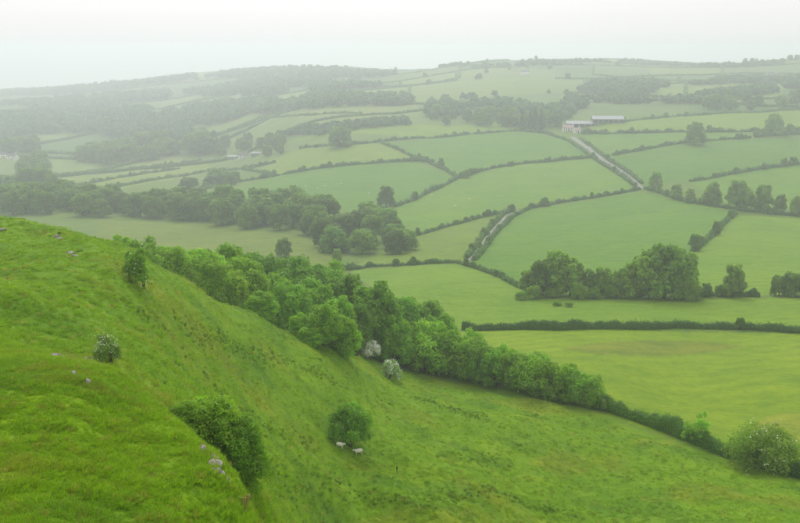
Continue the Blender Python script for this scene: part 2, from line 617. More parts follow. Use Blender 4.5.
def world_poly(pts):
    out = []
    for px, py in pts:
        p = hit(px, py)
        out.append((p.x, p.y))
    return np.array(out)


def inside(poly, x, y):
    res = np.zeros(x.shape, bool)
    j = len(poly) - 1
    for i in range(len(poly)):
        xi, yi = poly[i]
        xj, yj = poly[j]
        c_ = ((yi > y) != (yj > y))
        with np.errstate(divide='ignore', invalid='ignore'):
            res ^= c_ & (x < (xj - xi) * (y - yi) / (yj - yi + 1e-12) + xi)
        j = i
    return res


# far patchwork of fields: wavy rows across the slopes, cut into fields
FAR_R = [1270, 1390, 1520, 1670, 1830, 2010, 2200, 2420, 2680, 3000, 3350, 3750, 4200]
FAR_A = np.linspace(-0.52, 0.52, 13)


def row_r(k, az):
    return FAR_R[k] * (1 + 0.07 * np.sin(az * 7 + k * 2.1) + 0.05 * np.sin(az * 17 + k * 4.7) + 0.12 * az)


def col_a(k, j):
    return FAR_A[j] + 0.03 * math.sin(k * 3.3 + j * 5.1)


FAR_COLS = [(0.10, 0.185, 0.035), (0.14, 0.215, 0.04), (0.175, 0.23, 0.05), (0.085, 0.165, 0.035), (0.16, 0.235, 0.04), (0.12, 0.19, 0.045)]
az_f = np.arange(-27.5, 27.5001, 0.085)
az_deg = np.concatenate([np.arange(-61, -27.5, 1.2), az_f, np.arange(28.2, 61.5, 1.2)])
lr = np.concatenate([np.arange(math.log(1.3), math.log(22), 0.045), np.arange(math.log(22.0), math.log(4300), 0.0084), np.arange(math.log(4300), math.log(8400), 0.04)])
AZ, LR = np.meshgrid(np.radians(az_deg), lr, indexing='ij')
RR = np.exp(LR)
GX, GY = np.sin(AZ) * RR, np.cos(AZ) * RR
GH = H(GX, GY)
hs = on_hillside(GX, GY) * (1 - sstep(180, 240, RR))
colr = np.empty(GX.shape + (3,), np.float32)
colr[:] = (0.125, 0.20, 0.028)
rough = np.full(GX.shape, 0.3, np.float32)
kk = np.zeros(GX.shape, int)
for k in range(len(FAR_R)):
    kk += (RR > row_r(k, AZ))
jj = np.zeros(GX.shape, int)
for j in range(len(FAR_A)):
    jj += (AZ > FAR_A[j] + 0.03 * np.sin(kk * 3.3 + j * 5.1))
pick = (PERM[(kk * 37 + jj * 11) % 512]) % len(FAR_COLS)
farm = RR > 1200
colr[farm] = np.array(FAR_COLS, np.float32)[pick[farm]]
for pts, cc, ro in FIELDS:
    wp = world_poly(pts)
    m_ = inside(wp, GX, GY)
    colr[m_] = (cc[0] * .98, cc[1] * 1.13, cc[2] * .55)
    rough[m_] = ro
hm = hs[..., None]
colr = colr * (1 - hm) + np.array(HILL, np.float32) * hm
rough = rough * (1 - hs) + hs
# drier, yellower swathes and lusher hollows of the rough pasture
dry = sstep(0.05, 0.45, pnoise(GX / 17 + 2, GY / 11) + 0.5 * pnoise(GX / 5, GY / 5)) * hs
lush = sstep(0.05, 0.4, pnoise(GX / 13 + 31, GY / 9 + 8) + 0.5 * pnoise(GX / 4 + 7, GY / 4)) * hs
colr = colr * (1 - 0.55 * dry[..., None]) + np.array((0.195, 0.240, 0.016), np.float32) * 0.55 * dry[..., None]
colr = colr * (1 - 0.55 * lush[..., None]) + np.array((0.092, 0.205, 0.009), np.float32) * 0.55 * lush[..., None]
na, nr = GX.shape
idx = np.arange(na * nr).reshape(na, nr)
quads = np.stack([idx[:-1, :-1], idx[1:, :-1], idx[1:, 1:], idx[:-1, 1:]], -1).reshape(-1, 4)[:, ::-1]
gm = make_mesh('ground', np.stack([GX, GY, GH], -1).reshape(-1, 3), [quads], colr.reshape(-1, 3), True)
ra = gm.attributes.new('rough', 'FLOAT', 'POINT')
ra.data.foreach_set('value', rough.ravel().astype(np.float32))
gm.materials.append(MAT['grass'])
ground = link('ground', gm)
ground['kind'] = 'structure'
ground['label'] = 'green pasture hillside and patchwork farmland of the valley'

# ---------------------------------------------------------------- plants: prototypes
def unit(v):
    return v / np.maximum(np.linalg.norm(v, axis=-1, keepdims=True), 1e-9)


def leaf_quads(cn, nr_, L, W, rng, shade):
    """diamond leaves (leaf sprays) round centres cn, roughly facing nr_"""
    m_ = len(cn)
    t_ = unit(np.cross(nr_, rng.normal(size=(m_, 3))))
    b_ = np.cross(nr_, t_)
    L = np.broadcast_to(L, (m_,))[:, None] * rng.uniform(0.7, 1.3, (m_, 1))
    W = np.broadcast_to(W, (m_,))[:, None] * rng.uniform(0.7, 1.3, (m_, 1))
    fold = nr_ * L * 0.18
    V = np.stack([cn - t_ * L, cn + b_ * W + fold, cn + t_ * L, cn - b_ * W + fold], 1).reshape(-1, 3)
    F = np.arange(4 * m_).reshape(-1, 4)
    g = rng.uniform(0.78, 1.22, (m_, 1)) * np.broadcast_to(shade, (m_,))[:, None]
    warm = rng.normal(0, 0.07, (m_, 1))
    C = np.concatenate([g * (1 + warm), g, g * (1 - warm)], 1)
    return V, F, np.repeat(C, 4, 0)


def lobes_for(rng, R, Hc, z0, n_, flat=0.0):
    """overlapping leaf masses that make the uneven outline of a crown that comes down to its foot"""
    out = [(np.array((0, 0, z0 + Hc * 0.46)), min(R, Hc * .5) * 0.70)]
    for i in range(n_):
        th = i * 2.399963 + rng.uniform(-.5, .5)
        t_ = ((i + .5) / n_) ** 1.0 + rng.uniform(-.08, .08)
        t_ = min(1, max(0, t_))
        prof = math.sqrt(max(0, 1 - (t_ * .93) ** 2.8)) * (1 - flat * t_ * .25) * (.92 if t_ < .12 else 1)
        k = rng.uniform(0.54, 0.76) * prof
        r_ = R * rng.uniform(0.25, 0.43) * (1 - .10 * t_)
        zc = z0 + r_ * .62 + (Hc - 1.55 * r_) * (0.04 + .96 * t_) * rng.uniform(.92, 1.0)
        out.append((np.array((math.cos(th) * R * k, math.sin(th) * R * k, zc)), r_))
    return out


def crown_data(rng, lobes, n_leaf, leaf, zmin, aspect=0.55):
    ws = np.array([l[1] ** 2 for l in lobes])
    cnt = (ws / ws.sum() * n_leaf).astype(int)
    Vs, Fs, Cs, off = [], [], [], 0
    for (p_, r_), k in zip(lobes, cnt):
        d_ = unit(rng.normal(size=(k, 3)))
        d_[:, 2] = np.where(d_[:, 2] < -0.7, -d_[:, 2], d_[:, 2])
        # lumpy lobe surface: twigs stick out, gaps open between them
        lump = 0.90 + 0.20 * np.sin(d_[:, 0] * 5 + p_[0] * 3) * np.sin(d_[:, 1] * 5 + p_[1] * 2) + 0.10 * np.sin(d_[:, 2] * 9 + p_[2])
        rr_ = r_ * lump * np.where(rng.random(k) < 0.75, rng.uniform(0.82, 1.10, k), rng.uniform(0.35, 0.85, k))
        cn = p_ + d_ * rr_[:, None] * np.array((1, 1, 0.86))
        nr_ = unit(d_ * 1.0 + rng.normal(size=(k, 3)) * 0.45 + np.array((0, 0, 0.2)))
        keep = cn[:, 2] > zmin + rng.uniform(0, 0.25, k)
        cn, nr_ = cn[keep], nr_[keep]
        V, F, C = leaf_quads(cn, nr_, leaf, leaf * aspect, rng, rng.uniform(0.82, 1.18))
        Vs.append(V)
        Fs.append(F + off)
        Cs.append(C)
        off += len(V)
    return np.concatenate(Vs), np.concatenate(Fs), np.concatenate(Cs)


def trunk_mesh(rng, lobes, th, r0, name, stems=1):
    mb = MB()
    for s_ in range(stems):
        ox, oy = (0, 0) if stems == 1 else (rng.uniform(-.5, .5), rng.uniform(-.5, .5))
        lean = Vector((rng.uniform(-.12, .12) * th, rng.uniform(-.12, .12) * th, 0))
        top = Vector((ox, oy, th)) + lean
        mb.tube([(ox, oy, -0.6), (ox, oy, 0.1), Vector((ox, oy, th * .5)) + lean * .4, top], [r0 * 1.5, r0 * 1.15, r0 * .9, r0 * .75], 7)
        for p_, r_ in [l for i, l in enumerate(lobes) if i % stems == s_][:9]:
            e = Vector(p_)
            mid = top.lerp(e, 0.5) + Vector((rng.uniform(-.3, .3), rng.uniform(-.3, .3), rng.uniform(0, .5)))
            mb.tube([top - Vector((0, 0, r0)), mid, e], [r0 * .5, r0 * .33, r0 * .14], 5)
    return mb.mesh(name, MAT['bark'], True)


def make_kind(seed, Hh, R, trunk_h, n_lobes, n_leaf, leaf, flat=0.2, stems=1, r0=0.28, blossom=0):
    """mesh data of one plant: (stem mesh, crown mesh, blossom mesh or None), Hh metres tall"""
    rng = np.random.default_rng(seed)
    z0 = trunk_h
    lob = lobes_for(rng, R, Hh - z0, z0, n_lobes, flat)
    V, F, C = crown_data(rng, lob, n_leaf, leaf, max(0.05, z0 * 0.75))
    top = np.quantile(V[:, 2], 0.997)
    V[:, 2] *= Hh / top
    cm = make_mesh('crown', V, [F], C)
    cm.materials.append(MAT['leaf'])
    tm = trunk_mesh(rng, lob, max(trunk_h * 1.1, Hh * .18), r0, 'trunk', stems)
    bm_ = None
    if blossom:
        ctr = V.reshape(-1, 4, 3).mean(1)
        outer = ctr[np.argsort(-(np.hypot(ctr[:, 0], ctr[:, 1]) / R + ctr[:, 2] / Hh) + rng.uniform(-.35, .35, len(ctr)))][:int(len(ctr) * .75)]
        cl = outer[rng.integers(0, len(outer), max(8, blossom // 4))]
        cn = cl[rng.integers(0, len(cl), blossom)] + rng.normal(0, 0.16, (blossom, 3))
        nr_ = unit(unit(cn - np.array((0, 0, Hh * .4))) + rng.normal(size=(blossom, 3)) * .5)
        bv, bf, bc = leaf_quads(cn + nr_ * 0.08, nr_, leaf * .62, leaf * .5, rng, 1.0)
        bm_ = make_mesh('blossom', bv, [bf], bc)
        bm_.materials.append(MAT['blossom'])
    return dict(trunk=tm, crown=cm, blossom=bm_, h=Hh)


KIND = {}
for i in range(4):      # fine-leaved trees of the near gully
    KIND['gully%d' % i] = make_kind(20 + i, 10, [4.3, 3.9, 4.8, 4.1][i], [.2, .3, 0, .2][i], [26, 24, 30, 27][i], 13000, 0.22, [.25, .1, .35, .2][i])
for i in range(5):      # trees of the valley and the middle distance
    KIND['valley%d' % i] = make_kind(40 + i, 10, [4.6, 4.1, 5.2, 4.4, 4.9][i], 0.0, [22, 20, 25, 19, 23][i], 5000, 0.40, [.2, .1, .35, .15, .3][i])
for i in range(4):      # bushes, leafy to the ground
    KIND['bush%d' % i] = make_kind(60 + i, 5, [2.9, 3.3, 2.6, 3.6][i], 0.0, [18, 20, 16, 22][i], 7000, 0.16, [.2, .3, .1, .3][i], 3, 0.09)
KIND['may0'] = make_kind(71, 4, 2.3, 0.3, 12, 3600, 0.13, .2, 3, 0.08, 7000)
KIND['may1'] = make_kind(72, 4, 2.5, 0.0, 12, 5000, 0.13, .25, 3, 0.08, 110)
KIND['may4'] = make_kind(83, 4, 3.2, 0.0, 22, 9500, 0.10, .2, 4, 0.08, 170)
KIND['may3'] = make_kind(78, 4, 2.4, 0.0, 14, 4200, 0.13, .2, 3, 0.08, 2400)
KIND['may2'] = make_kind(73, 2.2, 1.25, 0.0, 11, 4200, 0.075, .2, 4, 0.04, 420)
KIND['thorn'] = make_kind(74, 5.6, 3.0, .9, 24, 9500, 0.15, .3, 1, 0.16)
KIND['scrub'] = make_kind(75, 4.0, 2.2, 0.0, 20, 15000, 0.085, .25, 4, 0.05)
KIND['sapling'] = make_kind(76, 4, 1.0, 0.3, 9, 520, 0.13, .3, 1, 0.05)
KIND['shrublet'] = make_kind(79, 3.0, 1.0, 0.0, 16, 4200, 0.085, .1, 2, 0.05, 50)


def conifer_kind(seed):
    rng = np.random.default_rng(seed)
    k = 2600
    z = 10 * (1 - np.sqrt(rng.random(k))) * .93 + .7
    rad = (10.2 - z) * 0.20 * rng.uniform(0.5, 1.1, k) * (0.85 + .25 * np.sin(z * 4.2))
    an = rng.uniform(0, 2 * math.pi, k)
    cn = np.c_[np.cos(an) * rad, np.sin(an) * rad, z]
    nr_ = unit(np.c_[np.cos(an) * .6, np.sin(an) * .6, np.full(k, .6)] + rng.normal(size=(k, 3)) * .3)
    V, F, C = leaf_quads(cn, nr_, .42, .2, rng, 1.0)
    cm = make_mesh('crown', V, [F], C)
    cm.materials.append(MAT['leaf'])
    tm = MB().tube([(0, 0, -.5), (0, 0, 3), (0, 0, 9)], [.28, .2, .05]).mesh('trunk', MAT['bark'], True)
    return dict(trunk=tm, crown=cm, blossom=None, h=10)


KIND['conifer'] = conifer_kind(80)

# leaf colours (an object's own tint)
G_DARK = (0.080, 0.160, 0.034)
G_MID = (0.108, 0.205, 0.030)
G_BRIGHT = (0.13, 0.25, 0.03)
G_OLIVE = (0.080, 0.130, 0.026)
N_PLANT = 0


def plant(name, kind, p, h, label, cat='tree', group=None, tint=G_MID, wide=1.0, parts=('trunk', 'crown', 'blossom')):
    """one plant standing on the ground at p, h metres tall"""
    global N_PLANT
    N_PLANT += 1
    k = KIND[kind]
    s = h / k['h']
    e = empty(name, p, rnd.uniform(0, 6.28))
    sx = s * wide
    e.scale = (sx * rnd.uniform(.94, 1.06), sx * rnd.uniform(.94, 1.06), s)
    tag(e, label, cat, group)
    j = rnd.uniform(.86, 1.14)
    w = rnd.uniform(-.08, .08)
    woody = 'trunk' if cat == 'tree' else 'stems'
    leafy = 'crown' if cat == 'tree' else 'foliage'
    if 'trunk' in parts:
        link(woody, k['trunk'], e)
    c_ = link(leafy, k['crown'], e)
    j *= 1.0 if tint in (G_DARK, G_MID, G_BRIGHT) else 1.75
    j *= 1.72
    c_.color = (tint[0] * j * (1.22 + w), tint[1] * j * 1.12, tint[2] * j * .6 * (1 - w), 1)
    if k['blossom'] is not None and 'blossom' in parts:
        link('blossom', k['blossom'], e)
    return e


def hpx(p, n_px):
    """height in metres of something n_px photograph pixels tall at p"""
    depth = p[1] * math.cos(PITCH) + (CAM_Z - p[2]) * math.sin(PITCH)
    return n_px * depth / FPX


def by_top(px, d, top_row):
    d = S2(px, d)
    p = at(px, d)
    return p, max(2.0, row_z(d, top_row) - p.z)


# ---------------------------------------------------------------- hedges
HEDGES = []


def hedge(pts, w, h, label, group=None, tint=G_DARK, leaf=None, seed=1, world=False, shag=0.25, name='hedge', straight=False):
    """a continuous hedge following the ground along a line"""
    rng = np.random.default_rng(seed)
    wp = [Vector((p[0], p[1], gz(p[0], p[1]))) if world else hit(*p) for p in pts]
    xy = np.array([(p.x, p.y) for p in wp])
    seg = np.hypot(*np.diff(xy, axis=0).T)
    s_ = np.r_[0, np.cumsum(seg)]
    L = s_[-1]
    dist = float(np.mean(np.hypot(xy[:, 0], xy[:, 1])))
    k_ = sf(float(xy[:, 0].mean()), float(xy[:, 1].mean()))
    w, h = w * k_, h * k_
    if leaf is None:
        leaf = min(1.2, max(0.15, 0.00085 * dist))
    m_ = max(4, int(L / max(0.8, leaf * 3)))
    st = np.linspace(0, L, m_)
    X = np.interp(st, s_, xy[:, 0])
    Y = np.interp(st, s_, xy[:, 1])
    if not straight and len(pts) > 2:      # round the corners a little
        for _ in range(2):
            X[1:-1] = (X[:-2] + 2 * X[1:-1] + X[2:]) / 4
            Y[1:-1] = (Y[:-2] + 2 * Y[1:-1] + Y[2:]) / 4
    Z = H(X, Y)
    tx, ty = np.gradient(X), np.gradient(Y)
    tl = np.hypot(tx, ty) + 1e-9
    nx, ny = -ty / tl, tx / tl
    hh = h * (1 + shag * 1.6 * pnoise(st / (h * 2.2) + seed * 7.7, np.full(m_, 3.3)) + shag * .9 * pnoise(st / (h * .8), np.full(m_, seed * 1.7)))
    hh = hh * (1 + shag * .8 * pnoise(st / (h * 9) + seed, np.full(m_, 8.8)))
    ww = w * (1 + shag * 1.3 * pnoise(st / (w * 2.0) + 40, np.full(m_, seed * 2.3)))
    prof = np.array([(-.46, -.15), (-.5, .35), (-.42, .78), (-.2, .97), (.2, .97), (.42, .78), (.5, .35), (.46, -.15)])
    o = Vector((float(X[0]), float(Y[0]), float(Z[0])))
    core = np.empty((m_, 8, 3))
    for q, (a_, b_) in enumerate(prof):
        core[:, q, 0] = X + nx * a_ * ww * .86 - o.x
        core[:, q, 1] = Y + ny * a_ * ww * .86 - o.y
        core[:, q, 2] = Z + b_ * hh * (.9 if b_ > 0 else 1) - o.z
    CV = core.reshape(-1, 3)
    ii = np.arange(m_ * 8).reshape(m_, 8)
    CF = np.stack([ii[:-1, :-1], ii[:-1, 1:], ii[1:, 1:], ii[1:, :-1]], -1).reshape(-1, 4)
    caps = np.stack([ii[0][::-1], ii[-1]])
    CC = np.full((len(CV), 3), 0.8) * rng.uniform(.8, 1.1, (len(CV), 1))
    nl = int(min(26000, 0.62 * (2 * h + w) * L / (leaf * leaf * 1.1)))
    f = rng.uniform(0, m_ - 1.001, nl)
    i0 = f.astype(int)
    ff = (f - i0)[:, None]
    g = rng.uniform(0, 6.999, nl)
    q0 = g.astype(int)
    gg_ = (g - q0)[:, None]
    full = core.copy()
    c0 = full[i0, q0] * (1 - gg_) + full[i0, q0 + 1] * gg_
    c1 = full[i0 + 1, q0] * (1 - gg_) + full[i0 + 1, q0 + 1] * gg_
    cn = c0 * (1 - ff) + c1 * ff
    e1 = full[i0, q0 + 1] - full[i0, q0]
    e2 = full[i0 + 1, q0] - full[i0, q0]
    nn = unit(np.cross(e2, e1))
    up = np.sign((nn * (cn - np.c_[(X[i0] - o.x), (Y[i0] - o.y), (Z[i0] - o.z + h * .45)])).sum(-1))[:, None]
    nn = nn * np.where(up == 0, 1, up)
    cn = cn + nn * rng.exponential(0.06 * h + leaf * .3, (nl, 1)).clip(0, .5 * h)
    nn = unit(nn * .8 + rng.normal(size=(nl, 3)) * .5 + np.array((0, 0, .25)))
    patch = 1 + .35 * pnoise(st[i0] / 3.0 + seed, g)
    LV, LF, LC = leaf_quads(cn, nn, leaf, leaf * .6, rng, patch)
    me = make_mesh('hedge', np.concatenate([CV, LV]), [CF, caps, LF + len(CV)], np.concatenate([CC, LC]))
    me.materials.append(MAT['leaf'])
    ob = link(name, me, None, o)
    j = rnd.uniform(.9, 1.1)
    ob.color = (tint[0] * j * 1.4, tint[1] * j * 1.52, tint[2] * j, 1)
    tag(ob, label, 'hedge', group)
    HEDGES.append(ob)
    return ob


# the low hedge running on from the thick hedgerow
hedge([(598, 406), (625, 417), (650, 425), (675, 435), (700, 445), (722, 454), (745, 463), (775, 471), (800, 478), (840, 488), (900, 504), (960, 520)], 2.2, 2.35, 'shaggy low hedge running on from the thick hedgerow at the foot of the hillside', tint=G_MID, seed=3, shag=.7)
hedge([(462, 330), (500, 330), (560, 330), (620, 329), (680, 328), (740, 329), (800, 333), (860, 337), (960, 340)], 1.9, 2.0, 'straight dark trimmed hedge across the bright yellow-green valley pasture', seed=4, shag=.42)
MIDH = [
    ([(330, 271), (372, 267), (410, 265), (455, 263)], 1.8, 1.9, 'hedge along the valley floor ending at the foot of the narrow lane'),
    ([(457, 263), (480, 270), (502, 278), (520, 288), (540, 294)], 1.8, 1.8, 'short hedge slanting from the lane foot to the big tree row'),
    ([(466, 259), (478, 243), (492, 226), (503, 215), (513, 211)], 1.6, 2.0, 'left roadside hedge of the narrow curving lane'),
    ([(474, 261), (486, 247), (499, 230), (513, 217), (530, 209)], 1.6, 2.0, 'right roadside hedge of the narrow curving lane'),
    ([(530, 209), (560, 203), (600, 197), (640, 190)], 1.8, 2.2, 'hedge from the curving lane up to the row of lane-side oaks'),
    ([(408, 238), (430, 232), (450, 226), (480, 218), (510, 211)], 1.7, 1.8, 'hedge between the round wood and the top of the curving lane'),
    ([(395, 207), (415, 200), (440, 188), (462, 177), (490, 169), (524, 164), (565, 160), (590, 158)], 2.0, 2.2, 'long hedge climbing from the valley wood to the pale straight road'),
    ([(382, 144), (400, 151), (416, 158), (428, 162), (442, 169), (458, 178)], 2.0, 2.2, 'zigzag hedge down the middle of the far green fields'),
    ([(300, 149), (340, 146), (369, 143.5), (416, 138.5), (470, 134.5), (520, 131.5), (545, 133.5)], 2.0, 2.2, 'long level hedge leading to the farm from the lone field tree'),
    ([(545, 133.5), (568, 141), (583, 151), (598, 162), (618, 174), (636, 187)], 1.9, 2.0, 'lower roadside hedge of the pale straight road below the farm'),
    ([(580, 139), (593, 148), (608, 160), (628, 173), (642, 184)], 1.7, 1.8, 'upper roadside hedge of the pale straight road below the farm'),
    ([(190, 191), (235, 183), (274, 176.5), (301, 171.5), (335, 167), (375, 164), (416, 161), (428, 162)], 2.0, 2.2, 'long hedge above the large green sheep field'),
    ([(244, 170), (258, 172), (273, 176)], 1.8, 2.0, 'short hedge joining the white farmstead to the sheep field'),
    ([(209, 171), (230, 170.5), (250, 168.5), (275, 163)], 1.9, 2.1, 'hedge below the white farmstead in the trees'),
    ([(64, 188.5), (111, 179.5), (148, 173.5), (180, 169)], 1.8, 1.9, 'upper thin hedge between the pale strip fields'),
    ([(66, 196), (111, 188), (169, 178), (209, 171)], 1.8, 1.9, 'lower thin hedge between the pale strip fields'),
    ([(44, 179), (100, 173), (160, 166), (202, 161)], 1.8, 1.9, 'hedge bounding the top of the pale strip fields'),
    ([(612, 156), (640, 151), (660, 147), (700, 142), (750, 138.5)], 1.9, 2.2, 'hedge running under the lone round oak'),
    ([(755, 137.5), (780, 135.5), (800, 134.5), (840, 133), (960, 133)], 1.9, 2.4, 'dark hedge running on beyond the field gap'),
    ([(582, 134), (610, 134), (640, 133.5), (700, 132.5), (750, 132), (800, 131), (840, 130), (960, 130)], 2.4, 2.8, 'thick dark hedge running level from the farm'),
    ([(603, 125), (625, 122), (640, 120), (670, 117), (700, 115.5), (750, 113), (800, 110), (840, 108), (960, 108)], 1.9, 2.2, 'upper hedge of the yellowish field beside the barns'),
    ([(690, 182), (715, 178), (740, 173), (770, 168), (800, 164), (840, 159), (960, 159)], 2.0, 2.4, 'straight dark hedge above the row of lane-side oaks'),
    ([(645, 189), (680, 200), (710, 206), (740, 211), (770, 214), (800, 217), (840, 220), (960, 220)], 2.2, 2.2, 'long hedge beneath the row of lane-side oaks'),
    ([(735, 214), (722, 226), (708, 240), (693, 252)], 1.9, 2.2, 'short hedge dropping from the lane to the two small round trees'),
    ([(262, 118), (310, 116), (362, 114)], 2.0, 2.3, 'thin hedge crossing the pale field above the far green slopes'),
    ([(690, 297), (710, 296), (735, 296), (760, 297)], 2.0, 1.7, 'scrubby hedge between the big tree row and the bushes by the pasture'),
]
for i, (pts, w, h, lab) in enumerate(MIDH):
    hedge(pts, w * .85, h * .8, lab, seed=20 + i, shag=.8)
# bushes standing up out of those hedges
rh = random.Random(44)
for pts, w, h, lab in MIDH:
    for q in range(len(pts) - 1):
        for _ in range(2):
            if rh.random() < .55:
                f = rh.random()
                p = hit(pts[q][0] + (pts[q + 1][0] - pts[q][0]) * f, pts[q][1] + (pts[q + 1][1] - pts[q][1]) * f + .3)
                plant('hedge_bush', 'valley%d' % rh.randrange(5), p, h * sf(p.x, p.y) * rh.uniform(1.15, 2.0), 'bush in the ' + lab, 'bush', 'bushes in the field hedges', G_DARK, rh.uniform(.7, 1.3))
# hedges of the far patchwork
nf = 0
for k in range(0, 9):
    for j in range(1, len(FAR_A) - 1):
        a0, a1 = col_a(k + 1, j), col_a(k + 1, j + 1)
        if (k * 7 + j * 3) % 7 != 0 and abs(a0) < .47:
            aa = np.linspace(a0, a1, 7)
            rr_ = row_r(k, aa)
            rr_ = np.maximum(rr_, 1270)
            hedge([(math.sin(a) * r, math.cos(a) * r) for a, r in zip(aa, rr_)], 2.2, 2.2, 'thin dark hedge between the hazy fields of the far hillside', 'far hillside hedges', seed=200 + nf, world=True)
            nf += 1
        if k < 7 and (k * 5 + j) % 2 == 0 and abs(a0) < .43:
            rr_ = np.linspace(row_r(k, a0), row_r(k + 1, a0), 4)
            if rr_[0] > 1350:
                hedge([(math.sin(a0) * r, math.cos(a0) * r) for r in rr_], 2.4, 2.4, 'thin dark hedge between the hazy fields of the far hillside', 'far hillside hedges', seed=300 + nf, world=True)
                nf += 1

# trees standing in the far hedges
rf = random.Random(12)
for _ in range(46):
    k, a0 = rf.choice([0, 1, 1, 2, 2, 3, 3, 4, 4, 5, 5, 6, 7]), rf.uniform(-.12, .42)
    r = max(1275, float(row_r(k, a0)))
    p = Vector((math.sin(a0) * r, math.cos(a0) * r, 0))
    p.z = gz(p.x, p.y)
    plant('hedgerow_tree', 'valley%d' % rf.randrange(5), p, rf.uniform(5, 12), 'small hazy tree in the hedges of the far hillside', 'tree', 'far hedgerow trees', G_DARK, rf.uniform(1.0, 1.6))

# ---------------------------------------------------------------- hedgerow bushes at the foot of the hillside
LB = 'tall leafy bush grown into the thick hedgerow at the foot of the hillside'
LG = 'bushes of the thick hedgerow'
for i, (px, py, hp, wd) in enumerate([(414, 367, 44, .95), (430, 371, 50, 1.0), (446, 374, 46, 1.0), (463, 378, 42, 1.05), (480, 382, 40, 1.0), (497, 386, 38, 1.05),
                                      (513, 389, 40, .95), (529, 393, 38, 1.0), (545, 397, 36, 1.0), (560, 400, 37, .95), (574, 403, 34, 1.0), (588, 406, 32, .95), (438, 366, 52, .9), (470, 374, 44, .9), (505, 383, 40, .9), (538, 391, 38, .9), (566, 398, 35, .9)]):
    p = hit(px, py)
    plant('hedgerow_bush', 'bush%d' % (i % 4), p, hpx(p, hp) * 1.0, LB, 'bush', LG, (0.068, 0.138, 0.016), wd * .95)
p = hit(603, 411)
plant('blossom_bush', 'may1', p, hpx(p, 17), 'small bush flecked with white blossom where the tall hedgerow drops to a low hedge', 'bush', None, G_MID, .9)
p = hit(762, 468)
plant('hawthorn_bush', 'may4', p, hpx(p, 45), 'large domed bush with scattered pale blossom growing out of the low hedge', 'bush', None, (0.070, 0.118, 0.018), 1.05)
p = hit(699, 445)
plant('sapling', 'sapling', p, hpx(p, 34), 'feathery young tree growing up out of the low hedge', 'tree', None, (0.075, 0.165, 0.020), 1.2)
p = hit(688, 443)
plant('sapling', 'sapling', p, hpx(p, 22), 'smaller feathery shoot beside the young tree in the low hedge', 'tree', None, (0.070, 0.150, 0.018), 1.3)
p = hit(740, 330)
plant('hedge_shrub', 'bush2', p, hpx(p, 13), 'small upright shrub standing out of the trimmed straight hedge', 'bush', None, G_DARK, .8)

for px, hp in ((521, 9), (534, 14), (551, 10), (578, 17), (594, 12), (612, 18), (627, 11), (655, 15), (676, 9), (689, 18)):
    p = hit(px, 297 + (px * 7) % 4)
    plant('field_bush', 'bush%d' % (px % 4), p, hpx(p, hp), 'low bush at the foot of the big tree row', 'bush', 'bushes under the big tree row', G_MID, 1.25)
for px, py in ((557, 306), (569, 307)):
    p = hit(px, py)
    plant('field_bush', 'bush%d' % (px % 4), p, hpx(p, 5.5), 'tiny scrubby bush out in the pasture below the big tree row', 'bush', 'pasture scrub', G_MID, 1.5)

# ---------------------------------------------------------------- hillside thorn, bushes, blossom
p = hit(351, 447)
THORN = p.copy()
plant('hawthorn_tree', 'thorn', p, hpx(p, 46), 'lone round-crowned thorn tree with sheep sheltering under it', 'tree', None, (0.058, 0.125, 0.014), .98)
p = at(370, 170)
plant('blossom_bush', 'may0', p, hpx(p, 19), 'small bush covered in white blossom below the gully trees', 'bush', None, (0.1, 0.16, 0.03), 1.0)
p = at(391, 163)
plant('blossom_bush', 'may3', p, hpx(p, 21), 'green bush with a white-blossomed right side beside the hedgerow', 'bush', None, (0.080, 0.150, 0.020), .95)
p = hit(106, 362)
plant('hawthorn_bush', 'may2', p, hpx(p, 28), 'small rounded hawthorn bush with pale flower clusters behind the near knoll', 'bush', None, (0.062, 0.112, 0.028), 1.1)
for px, d, top, wd, lab in ((186, 50, 410, 1.1, 'smaller dark bush at the uphill end of the dense thicket'), (212, 51, 398, 1.15, 'tallest dark green bush of the thicket below the rocky edge of the near knoll'),
                            (236, 51, 418, 1.15, 'wide dark green bush in the middle of the dense thicket'), (250, 51, 450, 1.1, 'lower dark bush at the downhill end of the dense thicket')):
    p = at(px, d)
    plant('scrub_bush', 'scrub', p, max(2.4, row_z(d, top) - p.z), lab, 'bush', None, (0.060, 0.118, 0.016), wd)
p = hit(137, 284)
p.z -= .45
plant('hawthorn_shrub', 'shrublet', p, hpx(p, 40), 'small narrow leafy shrub alone on the hillside crest', 'bush', None, (0.058, 0.112, 0.018), 1.15)

# ---------------------------------------------------------------- trees of the gully behind the crest
GU = 'leafy broadleaf tree crowded in the gully behind the hillside crest, %s'
GG = 'gully trees'
for px, d, top, wd, lab in ((324, 143.5, 304, 1.25, 'tallest bright green tree sprawling over the edge of the gully crest'), (300, 144, 314, 1.3, 'bright green bushy tree on the uphill side of the sprawling crest tree'),
                            (344, 146, 317, 1.2, 'low bright green tree on the downhill side of the sprawling crest tree'), (312, 141, 325, 1.7, 'low leafy skirt bush in front of the sprawling crest tree')):
    p, h = by_top(px, d, top)
    plant('broadleaf_tree', 'gully%d' % (px % 4), p, h, lab, 'tree', None, (0.076, 0.148, 0.012), wd)
p, h = by_top(262, 143, 292)
plant('broadleaf_tree', 'gully0', p, h, 'yellow-green tree peeping low over the middle of the crest', 'tree', None, (0.082, 0.155, 0.014), 1.6)
p, h = by_top(373, 180, 281)
plant('broadleaf_tree', 'gully1', p, h, 'tall full tree behind the white blossom bush', 'tree', None, (0.060, 0.128, 0.018), 1.0)
p, h = by_top(426, 196, 303)
plant('broadleaf_tree', 'gully3', p, h, 'soft grey-green tree at the upper end of the thick hedgerow', 'tree', None, (0.065, 0.128, 0.026), 1.0)
p, h = by_top(286, 196, 257)
